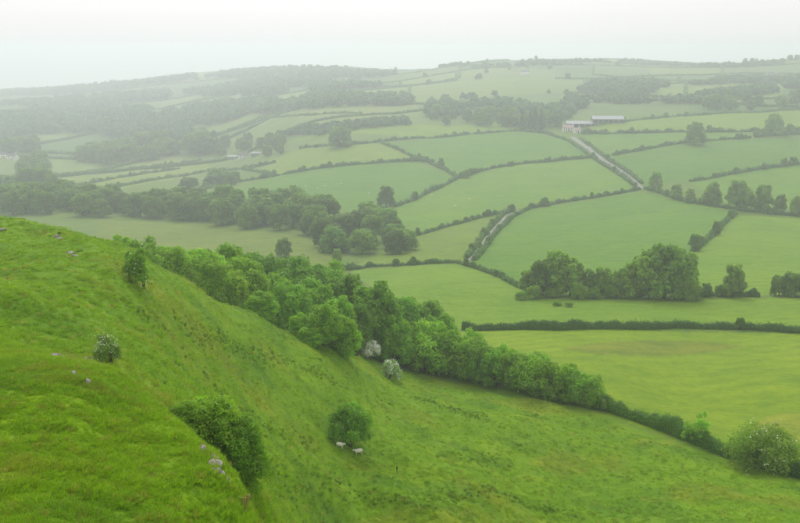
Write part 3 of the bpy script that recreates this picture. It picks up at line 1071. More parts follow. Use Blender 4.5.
plant('broadleaf_tree', 'gully2', p, h, 'broad dark tree standing highest over the middle of the gully', 'tree', None, (0.048, 0.105, 0.020), .95)
for i, (px, d, top, ti, wd) in enumerate([
        (112, 150, 248, 1, .9), (126, 152, 236, 2, .8), (146, 150, 239, 1, .8), (160, 158, 246, 1, .9), (176, 150, 247, 2, 1.0), (190, 160, 249, 1, 1.0),
        (205, 155, 251, 2, 1.0), (220, 170, 250, 0, 1.0), (236, 168, 247, 1, .85), (250, 160, 258, 2, 1.0), (230, 150, 268, 2, 1.0), (215, 147, 262, 2, .9),
        (265, 205, 255, 0, 1.0), (308, 205, 262, 0, .95), (328, 212, 264, 1, .9), (345, 190, 277, 0, .95), (315, 178, 280, 1, 1.0), (338, 165, 296, 1, 1.0), (290, 165, 285, 1, 1.0),
        (275, 172, 277, 1, 1.0), (300, 190, 270, 0, 1.0), (356, 172, 300, 0, .9), (398, 190, 297, 0, .9), (408, 205, 300, 0, .9), (395, 178, 315, 1, .9), (245, 180, 262, 0, .9), (440, 200, 318, 1, .9), (414, 188, 325, 1, .8)]):
    p, h = by_top(px, d, top)
    plant('broadleaf_tree', 'gully%d' % (i % 4), p, h, GU % ('at its upper end' if px < 215 else 'along its middle' if px < 350 else 'near the hedgerow'), 'tree', GG, [(0.052, 0.110, 0.020), (0.066, 0.138, 0.018), (0.082, 0.150, 0.020)][ti], wd)
for px, d, top in ((147, 147, 243), (124, 149, 243)):
    p, h = by_top(px, d, top)
    plant('blossom_bush', 'may1', p, min(h, 7), 'hawthorn with faint pale blossom at the upper end of the gully', 'bush', 'gully hawthorns', (0.080, 0.140, 0.030), .8)

# ---------------------------------------------------------------- valley and far trees that can be told apart
ONE = [   # px, base row, height px, kind, tint, width, label
    (640, 297, 42, 2, G_MID, .78, 'rounded tree filling the left flank of the big tree row'),
    (664, 298, 55, 0, (0.052, 0.112, 0.018), 1.0, 'tallest broad-crowned tree of the big row beside the valley pasture'),
    (733, 297, 33, 1, (0.062, 0.112, 0.026), .92, 'solitary grey-green tree right of the big tree row'),
    (694, 251, 17, 3, G_DARK, .95, 'lower of two small round trees on the short dropping hedge'),
    (716, 235, 14, 1, G_DARK, .85, 'upper of two small round trees on the short dropping hedge'),
    (695, 145, 22, 0, G_MID, 1.18, 'lone round oak standing on a hedge below the yellowish field'),
    (773, 135, 21, 2, G_MID, 1.0, 'spreading oak on the hedge at the far field corner'),
    (789, 134, 10, 1, G_DARK, 1.0, 'low round tree beside the spreading field-corner oak'),
    (340, 147, 21, 4, G_DARK, 1.25, 'broad dark tree clump alone above the far sheep field'),
    (386, 207, 21, 0, G_DARK, 1.1, 'dark round tree at the lower corner of the sheep field'),
    (441, 168, 10, 1, G_MID, .9, 'small tree where the hedges meet mid-slope'),
    (466, 178, 8, 4, G_DARK, 1.4, 'low dark bushy tree in the hedge bend mid-slope'),
    (284, 257, 19, 0, G_DARK, 1.1, 'dark tree alone on the valley floor beyond the gully'),
    (337, 263, 14, 1, G_BRIGHT, .9, 'small bright green tree at the valley hedge corner'),
    (655, 191, 19, 1, (0.07, 0.12, 0.03), .95, 'pale grey-green oak at the corner where the straight road meets the lane hedge'),
    (78, 191, 5, 1, G_DARK, 1.2, 'tiny round tree between the pale strip fields'),
    (480, 251, 10, 1, G_MID, .6, 'small slender tree on the inside of the lane bend'),
    (277, 152, 9, 1, G_DARK, .9, 'small pointed tree beside the pale far field'),
]
for px, py, hp, kd, ti, wd, lab in ONE:
    p = hit(px, py)
    plant('broadleaf_tree', 'valley%d' % kd, p, hpx(p, hp), lab, 'tree', None, ti, wd)
for px, py, hp, ti in ((528, 294, 24, G_MID), (543, 296, 36, G_DARK), (556, 295, 44, G_MID), (570, 296, 38, G_MID), (586, 297, 28, G_DARK), (601, 297, 30, G_MID), (617, 298, 28, G_MID), (630, 298, 34, G_MID), (650, 299, 48, G_MID), (681, 298, 47, G_MID)):
    p = hit(px, py)
    plant('broadleaf_tree', 'valley%d' % (px % 5), p, hpx(p, hp), 'shorter bushy tree in the big tree row beside the valley pasture', 'tree', 'big tree row', ti, 1.0)
for px, py, hp in ((779, 296, 20), (792, 296, 24), (806, 297, 26), (706, 297, 14), (720, 297, 12)):
    p = hit(px, py)
    plant('field_bush', 'valley%d' % (px % 5), p, hpx(p, hp), 'low dark bush along the upper edge of the valley pasture', 'bush', 'bushes by the valley pasture', G_DARK, 1.15)
for px, py, hp, wd in ((676, 199, 15, 1.1), (690, 203, 14, 1.0), (712, 205, 23, .9), (736, 209, 29, .95), (747, 210, 22, .8), (763, 212, 27, .85), (780, 212, 18, .9), (797, 216, 20, .9), (812, 216, 22, 1.0)):
    p = hit(px, py)
    plant('lane_oak', 'valley%d' % (px % 5), p, hpx(p, hp), 'grey-green oak in the row along the lane hedge', 'tree', 'lane-side oaks', (0.068, 0.120, 0.028), wd)


def scatter(poly, n_, hp, kinds, label, group, tint, wd=1.05, name='broadleaf_tree', seed=1, space=4.5, jitter=.2):
    """trees standing inside an outline of the wood on the ground"""
    rng = random.Random(seed)
    wp = world_poly(poly)
    x0, y0 = wp.min(0)
    x1, y1 = wp.max(0)
    cen = wp.mean(0)
    space = hpx((cen[0], cen[1], gz(*cen)), space)
    got = []
    tries = 0
    while len(got) < n_ and tries < 8000:
        tries += 1
        x, y = rng.uniform(x0, x1), rng.uniform(y0, y1)
        if not inside(wp, np.array([x]), np.array([y]))[0]:
            continue
        if any((x - a) ** 2 + (y - b) ** 2 < space * space for a, b in got):
            continue
        got.append((x, y))
        p = Vector((x, y, gz(x, y)))
        h = hpx(p, hp) * rng.uniform(1 - jitter, 1 + jitter)
        q_ = rng.uniform(.85, 1.15)
        t_ = tint if rng.random() < .6 else tuple(k * q_ / 1.75 for k in tint)
        plant(name, 'valley%d' % rng.randrange(5) if kinds is None else kinds, p, h, label, 'tree', group, t_, wd * rng.uniform(.85, 1.15))
    return got


scatter([(0, 214), (50, 217), (120, 218), (215, 221), (205, 210), (120, 206), (60, 203), (0, 203)], 52, 22, None, 'dark leafy tree in the wooded stream line across the valley floor', 'stream-side trees', G_DARK, 1.3, seed=5, space=9)
scatter([(218, 228), (260, 230), (300, 231), (330, 240), (330, 226), (300, 216), (225, 213)], 22, 27, None, 'dark leafy tree where the stream-side woodland reaches the small rounded wood', 'stream-side trees', G_DARK, 1.3, seed=6, space=11)
scatter([(312, 246), (330, 255), (360, 258), (400, 258), (418, 256), (408, 242), (385, 228), (340, 226), (312, 230)], 20, 25, None, 'rounded green tree of the small wood beside the curving lane fields', 'small valley wood', (0.055, 0.108, 0.024), 1.25, seed=7, space=15)
scatter([(75, 165), (120, 164), (180, 160), (222, 153), (215, 147), (150, 150), (100, 153)], 30, 17, None, 'tree of the hazy wood on the knoll above the pale strip fields', 'knoll wood trees', G_DARK, 1.4, seed=8, space=8)
scatter([(24, 195), (55, 192), (46, 178), (42, 166), (26, 167)], 12, 19, None, 'hazy tree round the white cottages at the valley edge', 'cottage trees', G_DARK, 1.3, seed=9, space=8)
scatter([(-6, 197), (24, 196), (22, 187), (-6, 185)], 6, 15, None, 'hazy tree round the white cottages at the valley edge', 'cottage trees', G_DARK, 1.3, seed=19, space=8)
scatter([(-6, 157), (30, 156), (34, 150), (-6, 151)], 6, 14, None, 'hazy tree round the white cottages at the valley edge', 'cottage trees', G_DARK, 1.3, seed=29, space=8)
scatter([(178, 192), (200, 189), (238, 184), (235, 179), (205, 181), (182, 185)], 9, 11, None, 'low round tree of the small copse above the sheep field', 'copse above the sheep field', G_DARK, 1.5, seed=10, space=10)
scatter([(212, 158), (224, 158), (232, 151), (262, 149), (268, 157), (285, 155), (300, 148), (280, 143), (250, 144), (225, 147)], 14, 11, None, 'tree sheltering the white farmstead', 'farmstead trees', G_DARK, 1.2, seed=11, space=9)
scatter([(432, 126), (470, 126), (512, 129), (556, 128), (565, 122), (520, 116), (470, 114), (435, 114)], 28, 11, None, 'hazy tree of the wood behind the pink farmhouse', 'wood behind the farm', G_DARK, 1.2, seed=12, space=8)
scatter([(695, 113), (735, 112), (800, 109), (800, 102), (740, 104), (700, 106)], 12, 11, None, 'hazy round tree along the upper hedge of the yellowish field', 'trees above the yellowish field', G_DARK, 1.25, seed=13, space=12)
for px, py, hp in ((522, 130, 17), (535, 130, 24), (530, 130, 19), (541, 129, 20)):
    p = hit(px, py)
    plant('conifer_tree', 'conifer', p, hpx(p, hp), 'tall dark conifer standing beside the pink farmhouse', 'tree', 'farm conifers', (0.028, 0.060, 0.022), 1.35)

# ---------------------------------------------------------------- far woods that read as one mass
rngw = np.random.default_rng(91)
tmpl = []
for i in range(5):
    lob = lobes_for(np.random.default_rng(500 + i), 4.8, 9.0, .6, 8, .2)
    tmpl.append(crown_data(np.random.default_rng(600 + i), lob, 85, 1.75, .1, .72))


def far_wood(poly, dens, label, hp=8.0, tint=(0.075, 0.145, 0.042), cap=700, thr=-.12):
    wp = world_poly(poly)
    x0, y0 = wp.min(0)
    x1, y1 = wp.max(0)
    cen = wp.mean(0)
    hgt = hpx((cen[0], cen[1], gz(*cen)), hp)
    k = int((x1 - x0) * (y1 - y0) / (hgt * .62) ** 2 * dens)
    xs, ys = rngw.uniform(x0, x1, k), rngw.uniform(y0, y1, k)
    m_ = inside(wp, xs, ys) & (pnoise(xs / 75 + 3, ys / 75) > thr)
    xs, ys = xs[m_][:cap], ys[m_][:cap]
    zs = H(xs, ys)
    Vs, Fs, Cs, off = [], [], [], 0
    for x, y, z in zip(xs, ys, zs):
        V, F, C = tmpl[rngw.integers(5)]
        s = hgt / 10 * rngw.uniform(.75, 1.25)
        a = rngw.uniform(0, 6.28)
        R_ = np.array([[math.cos(a), -math.sin(a), 0], [math.sin(a), math.cos(a), 0], [0, 0, 1]]) * s
        R_[:2] *= rngw.uniform(1.0, 1.35)
        Vs.append(V @ R_.T + (x, y, z))
        Fs.append(F + off)
        Cs.append(C * rngw.uniform(.8, 1.2))
        off += len(V)
    if not Vs:
        return
    me = make_mesh('far_woodland', np.concatenate(Vs), [np.concatenate(Fs)], np.concatenate(Cs))
    me.materials.append(MAT['leaf'])
    o = link('far_woodland', me)
    o.color = (tint[0] * 1.2, tint[1] * 1.45, tint[2] * 1.3, 1)
    tag(o, label, 'wood', None, 'stuff')


far_wood([(0, 140), (0, 118), (60, 114), (110, 108), (150, 112), (160, 128), (140, 140), (90, 133), (45, 134)], 1.0, 'hazy dark wood filling the low ground left of the far fields', 9)
far_wood([(150, 132), (165, 112), (230, 104), (300, 101), (370, 98), (430, 100), (400, 106), (320, 109), (250, 115), (215, 126), (180, 134)], .9, 'long hazy wood winding across the far hillside', 8, thr=-.2)
far_wood([(0, 106), (50, 101), (110, 96), (170, 92), (170, 100), (100, 105), (40, 110)], .7, 'faint wood belt beneath the left ridge', 6, thr=-.2)
far_wood([(180, 93), (240, 84), (300, 82), (380, 88), (320, 93), (240, 97)], .7, 'faint wood belt beneath the middle ridge', 6)
far_wood([(205, 78), (240, 72), (340, 71), (400, 75), (360, 80), (280, 80)], .7, 'faint wood crowning the distant flat-topped ridge', 5, thr=-.3)
far_wood([(420, 117), (430, 104), (470, 98), (530, 108), (570, 108), (570, 121), (520, 117), (470, 115)], .8, 'hazy wood rising behind the trees of the pink farm', 8, thr=-.05)
far_wood([(560, 116), (570, 96), (590, 86), (640, 82), (672, 88), (640, 96), (650, 104), (610, 112)], .8, 'hazy wood on the slope above the barns', 8, thr=-.02)
far_wood([(660, 104), (700, 96), (750, 90), (800, 86), (800, 91), (750, 97), (700, 104)], .8, 'narrow hazy wood strip slanting across the far right fields', 7, thr=-.05)
far_wood([(690, 82), (740, 79), (800, 77), (800, 81), (740, 84), (690, 86)], .6, 'thin tree belt high on the far right slope', 5)
far_wood([(270, 140), (320, 128), (360, 124), (430, 120), (430, 124), (370, 129), (320, 136)], .7, 'thin tree strip along the top of the pale far field', 6)
far_wood([(100, 150), (150, 138), (200, 134), (215, 140), (200, 147), (150, 149)], 1.0, 'hazy wood rising behind the knoll above the strip fields', 9)
far_wood([(430, 70), (480, 66.5), (560, 63), (640, 62), (720, 66), (800, 62), (840, 62), (840, 65), (720, 69), (640, 65), (560, 66), (480, 70)], .25, 'thin broken tree fringe along the right-hand skyline', 4, thr=.0)
far_wood([(0, 92), (60, 90), (130, 84), (200, 77), (200, 81), (130, 88), (60, 95), (0, 97)], .6, 'faint tree fringe along the left-hand skyline', 5, thr=-.2)
for i, (px, py, hp) in enumerate([(484, 66, 2.5), (536, 60, 2.5), (346, 70, 3), (676, 66, 3), (681, 66, 2), (745, 63, 3), (752, 63, 3), (790, 61, 4), (797, 61, 4), (440, 68, 3)]):
    p = hit(px, py)
    plant('ridge_tree', 'valley%d' % (i % 5), p, hpx(p, hp) + 4, 'tiny hazy tree on the skyline of the far ridge', 'tree', 'ridge trees', G_DARK, 1.3)

# ---------------------------------------------------------------- lanes
def lane(pts, width, name, label, lift=0.03, mat='asphalt'):
    wp = [hit(*p) for p in pts]
    xy = np.array([(p.x, p.y) for p in wp])
    width = width * .62 * sf(float(xy[:, 0].mean()), float(xy[:, 1].mean()))
    s_ = np.r_[0, np.cumsum(np.hypot(*np.diff(xy, axis=0).T))]
    m_ = max(6, int(s_[-1] / 2.0))
    st = np.linspace(0, s_[-1], m_)
    X, Y = np.interp(st, s_, xy[:, 0]), np.interp(st, s_, xy[:, 1])
    for _ in range(6):
        X[1:-1] = (X[:-2] + 2 * X[1:-1] + X[2:]) / 4
        Y[1:-1] = (Y[:-2] + 2 * Y[1:-1] + Y[2:]) / 4
    tx, ty = np.gradient(X), np.gradient(Y)
    tl = np.hypot(tx, ty) + 1e-9
    V = []
    for q in np.linspace(-.5, .5, 5):
        xx, yy = X - ty / tl * q * width, Y + tx / tl * q * width
        V.append(np.stack([xx, yy, H(xx, yy) + lift + .10 + 0.05 * (1 - (2 * q) ** 2)], -1))
    V = np.stack(V, 1).reshape(-1, 3)
    ii = np.arange(m_ * 5).reshape(m_, 5)
    F = np.stack([ii[:-1, :-1], ii[:-1, 1:], ii[1:, 1:], ii[1:, :-1]], -1).reshape(-1, 4)
    me = make_mesh(name, V, [F], None, True)
    me.materials.append(MAT[mat])
    o = link(name, me)
    o['kind'] = 'structure'
    o['label'] = label
    return np.stack([X, Y], -1)


ROAD = lane([(572, 137), (580, 142.5), (590, 150), (604, 161), (620, 170.5), (634, 180), (640, 187.5)], 4.6, 'road', 'pale straight road running down from the farm')
lane([(470, 261), (482, 246), (495, 229), (507, 216), (516, 212), (532, 208.5)], 3.4, 'lane', 'narrow lane curving up between two hedges')
lane([(640, 187.5), (660, 193), (690, 201), (720, 207.5), (760, 213), (800, 216.5), (840, 219)], 3.4, 'lane', 'lane running along under the row of oaks')


# ---------------------------------------------------------------- farm buildings
def house(name, p, rz, L, D, wall_h, roof_h, wall_m, roof_m, label, cat='house', chim=(), win=(), porch=False, door=True):
    e = empty(name, (p.x, p.y, p.z - .1), rz)
    k_ = max(1.1, sf(p.x, p.y) * .62)
    e.scale = (k_, k_, k_)
    tag(e, label, cat)
    prof = [(-D / 2, -.8), (D / 2, -.8), (D / 2, wall_h), (0, wall_h + roof_h), (-D / 2, wall_h)]
    link('wall', MB().prism(prof, 'x', -L / 2, L / 2).mesh('wall', MAT[wall_m]), e)
    ov, th = .35, .16
    k = roof_h / (D / 2)
    rp = [(-D / 2 - ov, wall_h - ov * k + .02), (0, wall_h + roof_h + .02), (D / 2 + ov, wall_h - ov * k + .02), (D / 2 + ov, wall_h - ov * k + th), (0, wall_h + roof_h + th + .02), (-D / 2 - ov, wall_h - ov * k + th)]
    ro = link('roof', MB().prism(rp, 'x', -L / 2 - .3, L / 2 + .3).mesh('roof', MAT[roof_m]), e)
    for cx in chim:
        c_ = link('chimney', MB().box((cx, 0, wall_h + roof_h + .35), (.9, .7, 1.5)).box((cx, 0, wall_h + roof_h + 1.15), (1.05, .85, .12)).mesh('chimney', MAT[wall_m]), ro)
        link('chimney_pot', MB().tube([(cx, 0, wall_h + roof_h + 1.2), (cx, 0, wall_h + roof_h + 1.65)], [.16, .13]).mesh('chimney_pot', MAT['tile']), c_)
    for wx, wz, ww, wh, side in win:
        y = side * (D / 2)
        w_ = link('window', MB().box((wx, y + side * .02, wz), (ww, .05, wh)).mesh('window', MAT['dark']), e)
        fr = MB().box((wx, y + side * .05, wz), (.07, .04, wh)).box((wx, y + side * .06, wz + wh / 2), (ww + .16, .06, .09)).box((wx, y + side * .08, wz - wh / 2 - .04), (ww + .24, .14, .09))
        link('frame', fr.mesh('frame', MAT['render_white']), w_)
    if door:
        d_ = link('door', MB().box((L * .06, -D / 2 - .02, 1.0), (1.0, .06, 2.1)).mesh('door', MAT['dark']), e)
        link('handle', MB().box((L * .06 + .36, -D / 2 - .07, 1.0), (.1, .05, .05)).mesh('handle', MAT['sheet']), d_)
    if porch:
        link('porch', MB().box((L * .06, -D / 2 - .8, 2.5), (2.2, 1.6, .14)).box((L * .06 - 1, -D / 2 - 1.5, 1.2), (.14, .14, 2.5)).box((L * .06 + 1, -D / 2 - 1.5, 1.2), (.14, .14, 2.5)).mesh('porch', MAT[roof_m]), e)
    return e


def barn(name, p, rz, L, D, wall_h, roof_h, label, bays):
    e = empty(name, (p.x, p.y, p.z - .1), rz)
    e.scale = (1.4, 1.4, 1.25)
    tag(e, label, 'barn')
    prof = [(-D / 2, -1), (D / 2, -1), (D / 2, wall_h), (0, wall_h + roof_h), (-D / 2, wall_h)]
    link('wall', MB().prism(prof, 'x', -L / 2, L / 2).mesh('wall', MAT['cladding']), e)
    k = roof_h / (D / 2)
    for s in (-1, 1):
        n_ = 8
        for i in range(n_):     # sheets of the roof, side by side
            x0, x1 = -L / 2 - .4 + (L + .8) * i / n_ + .02, -L / 2 - .4 + (L + .8) * (i + 1) / n_ - .02
            z0, z1 = wall_h - .5 * k + .06, wall_h + roof_h + .06
            link('roof_sheet', MB().prism([(s * (D / 2 + .5), z0), (s * .02, z1), (s * .02, z1 + .09), (s * (D / 2 + .5), z0 + .09)][::s], 'x', x0, x1).mesh('roof_sheet', MAT['sheet']), e)
    link('ridge_cap', MB().prism([(-.5, wall_h + roof_h + .02), (.5, wall_h + roof_h + .02), (0, wall_h + roof_h + .34)], 'x', -L / 2 - .4, L / 2 + .4).mesh('ridge_cap', MAT['sheet']), e)
    for i in range(bays):
        x = -L / 2 + L * (i + .5) / bays
        link('bay_opening', MB().box((x, -D / 2 - .02, wall_h * .42), (L / bays * .72, .06, wall_h * .8)).mesh('bay_opening', MAT['dark']), e)
        link('post', MB().box((-L / 2 + L * i / bays + .15, -D / 2 - .12, wall_h * .5), (.25, .2, wall_h)).mesh('post', MAT['post']), e)
    return e


p = hit(568, 131.5)
FARM = p.copy()
house('farmhouse', p, -.12, 11.5, 6.5, 3.9, 2.4, 'render_pink', 'tile', 'pale pink-white farmhouse with reddish roof beside the barns', chim=(-4.6, 4.4),
      win=[(x, z, .95, 1.25, -1) for x in (-3.8, -1.6, 3.4) for z in (1.1, 3.1)] + [(.6, 3.1, .95, 1.1, -1)], porch=True)
q = hit(577, 133)
house('cottage', q, .25, 6.0, 5, 2.9, 1.9, 'render_white', 'tile', 'small white outhouse joined close to the pink farmhouse', chim=(2.4,), win=[(-1.8, 1.4, .9, 1.0, -1), (2, 1.4, .8, 1.0, -1)])
p = hit(581, 127)
barn('barn', p, -.06, 24, 11, 3.2, 1.9, 'long low grey-roofed barn directly behind the pink farmhouse', 5)
p = hit(607, 122.5)
barn('barn', p, -.03, 25, 13, 3.4, 2.3, 'wide pale-roofed barn farthest up the farm yard', 6)
p = hit(624.5, 121.5)
e = empty('silage_trailer', p, .1)
tag(e, 'small white trailer parked at the end of the upper barn', 'trailer')
link('body', MB().box((0, 0, 1.7), (4.6, 2.3, 1.9)).box((2.9, 0, .8), (1.4, .15, .15)).mesh('body', MAT['render_white']), e)
for s in (-1, 1):
    for x in (-.8, .5):
        link('wheel', MB().tube([(x, s * 1.0, .45), (x, s * 1.3, .45)], [.48, .48], 12).mesh('wheel', MAT['rubber']), e)


def car(p, rz, label, paint='carwhite'):
    e = empty('parked_car', p, rz)
    e.scale = (1.25, 1.25, 1.25)
    tag(e, label, 'car')
    prof = [(-2.1, .35), (2.1, .35), (2.15, .75), (1.2, .95), (-1.75, 1.0), (-2.15, .8)]
    b_ = link('body', MB().prism(prof, 'y', -.85, .85).mesh('body', MAT[paint]), e)
    cab = [(-1.7, .98), (1.0, .95), (.35, 1.45), (-1.25, 1.47)]
    link('cabin', MB().prism(cab, 'y', -.74, .74).mesh('cabin', MAT['dark']), b_)
    link('roof', MB().prism([(-1.28, 1.46), (.38, 1.44), (.3, 1.52), (-1.2, 1.53)], 'y', -.76, .76).mesh('roof', MAT[paint]), b_)
    for x in (-1.35, 1.35):
        for s in (-1, 1):
            w_ = link('wheel', MB().tube([(x, s * .68, .33), (x, s * .88, .33)], [.33, .33], 14).mesh('wheel', MAT['rubber']), e)
            link('rim', MB().tube([(x, s * .87, .33), (x, s * .9, .33)], [.2, .2], 10).mesh('rim', MAT['sheet']), w_)
    return e


def road_point(f):
    i = f * (len(ROAD) - 1)
    a, b = ROAD[int(i)], ROAD[min(int(i) + 1, len(ROAD) - 1)]
    x, y = a + (b - a) * (i - int(i))
    return Vector((x, y, gz(x, y) + .16)), math.atan2(b[1] - a[1], b[0] - a[0])


p, a = road_point(.30)
car(p, a, 'white car driving down the pale straight road below the farm')
p = hit(582, 133)
car(p, .3, 'pale car parked beside the white outhouse at the farm')

p = hit(243, 159)
house('farmstead', p, .3, 10, 6, 4.6, 2.3, 'render_white', 'slate', 'white slate-roofed farmstead among trees above the sheep field', chim=(-4.2, 4.2), win=[(x, z, 1, 1.2, -1) for x in (-3, 3) for z in (1.3, 3.5)])
p = hit(256, 156)
house('farm_shed', p, .1, 11, 6, 3.2, 1.4, 'cladding', 'sheet', 'low grey-roofed shed beside the white slate-roofed farmstead', 'shed')
p = hit(233, 159)
house('farm_shed', p, -.2, 12, 7, 3.0, 1.5, 'yard', 'sheet', 'pale stone shed on the lower side of the white farmstead', 'shed')
p = hit(13, 160)
house('cottage', p, -.3, 11, 6.5, 5.0, 2.6, 'render_white', 'slate', 'white gabled cottage half hidden by hazy valley trees', chim=(4.7,), win=[(x, z, 1, 1.3, -1) for x in (-3, 3) for z in (1.4, 3.7)])
p = hit(3, 158)
house('cottage', p, .5, 9, 6, 4.6, 2.4, 'render_white', 'slate', 'smaller white cottage behind the gabled valley cottage', win=[(-2, 1.5, 1, 1.2, -1)])
p = hit(772, 79)
house('hill_house', p, .1, 15, 8, 5.5, 3, 'render_white', 'slate', 'tiny white house high on the far right hillside', chim=(6,), win=[(-4, 1.6, 1.4, 1.4, -1), (4, 1.6, 1.4, 1.4, -1)])
p = hit(525, 75)
house('hill_house', p, 0, 14, 8, 5, 3, 'render_white', 'slate', 'tiny white house in the open fields under the middle ridge', win=[(-4, 1.6, 1.4, 1.4, -1)])
p = hit(785, 103)
house('hill_house', p, .2, 12, 7, 5, 2.6, 'render_white', 'slate', 'small white house among trees above the yellowish field', win=[(-3, 1.6, 1.2, 1.2, -1)])


# ---------------------------------------------------------------- sheep
def sheep_mesh(mat_):
    """one continuous body: barrel, neck, lowered head and four jointed legs, fused by a remesh"""
    mb = MB()
    ring = [(-.56, .66, .10), (-.5, .68, .22), (-.3, .68, .285), (0, .66, .30), (.28, .68, .28), (.46, .70, .21), (.58, .73, .12)]
    mb.tube([(x, 0, z) for x, z, r in ring], [r for _, _, r in ring], 14)
    mb.tube([(.42, 0, .74), (.62, 0, .86), (.72, 0, .92)], [.17, .13, .11], 10)
    mb.tube([(.66, 0, .96), (.78, 0, .93), (.90, 0, .84), (.96, 0, .79)], [.09, .105, .08, .05], 10)
    for s in (-1, 1):
        mb.tube([(.70, s * .08, .98), (.68, s * .2, .96)], [.035, .02], 6)
        mb.tube([(.36, s * .15, .62), (.37, s * .15, .34), (.36, s * .15, .0)], [.085, .045, .04], 8)
        mb.tube([(-.40, s * .15, .66), (-.34, s * .15, .46), (-.46, s * .15, .27), (-.43, s * .15, .0)], [.13, .08, .045, .04], 8)
    mb.tube([(-.54, 0, .74), (-.64, 0, .6), (-.63, 0, .45)], [.06, .05, .03], 6)
    me = mb.mesh('sheep', mat_, True)
    o = bpy.data.objects.new('tmp', me)
    COL.objects.link(o)
    md = o.modifiers.new('r', 'REMESH')
    md.mode = 'VOXEL'
    md.voxel_size = .035
    md.use_smooth_shade = True
    dg = bpy.context.evaluated_depsgraph_get()
    out = bpy.data.meshes.new_from_object(o.evaluated_get(dg))
    bpy.data.objects.remove(o)
    out.name = 'sheep'
    if not out.materials:
        out.materials.append(mat_)
    return out


SHEEP = sheep_mesh(MAT['wool'])
BLACK = sheep_mesh(MAT['darkwool'])


def sheep(p, rz, label, group=None, s=1.0, me=None):
    o = link('sheep', me or SHEEP, None, p)
    o.rotation_euler = (0, 0, rz)
    o.scale = (s, s, s)
    return tag(o, label, 'sheep', group)


sheep(hit(340.0, 449), -.5, 'pale sheep standing under the left side of the lone thorn tree', s=.85)
sheep(hit(358.5, 455), 3.6, 'pale sheep standing just right of the lone thorn tree trunk', s=.88)
sheep(hit(355.5, 358), .4, 'small black lamb alone in the grass below the white blossom bush', s=.75, me=BLACK)
for i, (px, py) in enumerate([(306, 187), (318, 190), (325, 187), (286, 180), (369, 194), (227, 197), (300, 192), (341, 185), (262, 190), (523, 166.5), (455, 207), (470, 200), (545, 176), (432, 196)]):
    sheep(hit(px, py), i * 1.9, 'tiny white sheep grazing in the far green fields', 'distant sheep', 1.35)

# ---------------------------------------------------------------- stones, posts, stalks
def stone(p, s, seed, label, group=None, mat='stone'):
    rng = np.random.default_rng(seed)
    import bmesh
    bm = bmesh.new()
    bmesh.ops.create_icosphere(bm, subdivisions=3, radius=.5)
    pl = [(unit(rng.normal(size=3)), rng.uniform(.24, .42)) for _ in range(9)]
    for v in bm.verts:
        c_ = np.array(v.co)
        for n_, k in pl:        # cut flat faces
            d_ = c_ @ n_ - k
            if d_ > 0:
                c_ = c_ - n_ * d_ * .92
        c_ = c_ * (1 + .085 * rng.normal())
        v.co = (c_[0] * s[0], c_[1] * s[1], c_[2] * s[2])
    me = bpy.data.meshes.new('rock')
    bm.to_mesh(me)
    bm.free()
    me.materials.append(MAT[mat])
    o = link('rock', me, None, (p.x, p.y, p.z + s[2] * .12))
    o.rotation_euler = (rng.uniform(-.3, .3), rng.uniform(-.3, .3), rng.uniform(0, 6))
    return tag(o, label, 'rock', group)


MAT['redstone'] = simple_mat('weathered_reddish_limestone', (0.34, 0.30, 0.25), .95, .35, 6, .6)
stone(hit(75, 377), (.42, .36, .52), 1, 'upright grey stone poking out of the near knoll')
stone(hit(88, 384), (.5, .36, .42), 2, 'flat grey stone beside the upright stone on the near knoll')
for i, (px, py, sx) in enumerate([(54, 357, .5), (61, 357, .6), (68, 357, .4), (86, 359, .5), (93, 359.5, .45)]):
    stone(hit(px, py + 1), (sx, .4, .42), 10 + i, 'small pale stone half buried along the grassy lip of the near knoll', 'lip stones')
for i, (px, py, sx, mt) in enumerate([(203, 452, .3, 'stone'), (214, 460, .5, 'redstone'), (217, 466, .6, 'stone'), (215, 473, .55, 'redstone'), (222, 477, .45, 'stone'), (226, 483, .35, 'stone'), (211, 466, .4, 'redstone')]):
    stone(hit(px, py), (sx, .4, .42), 30 + i, 'weathered limestone block in the outcrop above the dense thicket', 'outcrop blocks', mt)
for i, (px, py, s) in enumerate([(71, 254, .9), (75, 257, .7), (57, 237, .8), (60, 239, .6), (3, 230, .8)]):
    stone(hit(px, py), (s * 1.3, s, s * .6), 50 + i, 'small grey rock breaking the turf near the top of the hillside', 'hilltop rocks')


def thin_post(p, h, label):
    o = link('fence_post', MB().tube([(0, 0, -.3), (0, 0, h * .8), (0, 0, h)], [.06, .06, .03], 6).mesh('fence_post', MAT['post']), None, p)
    return tag(o, label, 'post')


thin_post(hit(618, 301), 1.3, 'thin weathered fence post in front of the shorter trees of the big row')
thin_post(hit(661, 300), 1.3, 'thin weathered fence post in front of the tallest tree of the big row')
for px, py, h, lab in ((397, 474, 1.0, 'dark dead thistle stalk alone on the open hillside'), (245, 512, .75, 'dry brown dock stalk at the edge of the near knoll')):
    p = hit(px, py)
    mb = MB()
    rr_ = random.Random(px)
    for k in range(7):
        an, ln = rr_.uniform(0, 6.28), rr_.uniform(.05, .22)
        mb.tube([(0, 0, -.1), (math.cos(an) * ln * .4, math.sin(an) * ln * .4, h * .5), (math.cos(an) * ln, math.sin(an) * ln, h * rr_.uniform(.75, 1))], [.02, .016, .03], 5)
    o = link('dead_stalk', mb.mesh('dead_stalk', MAT['drystalk' if px < 300 else 'bark']), None, p)
    tag(o, lab, 'weed')

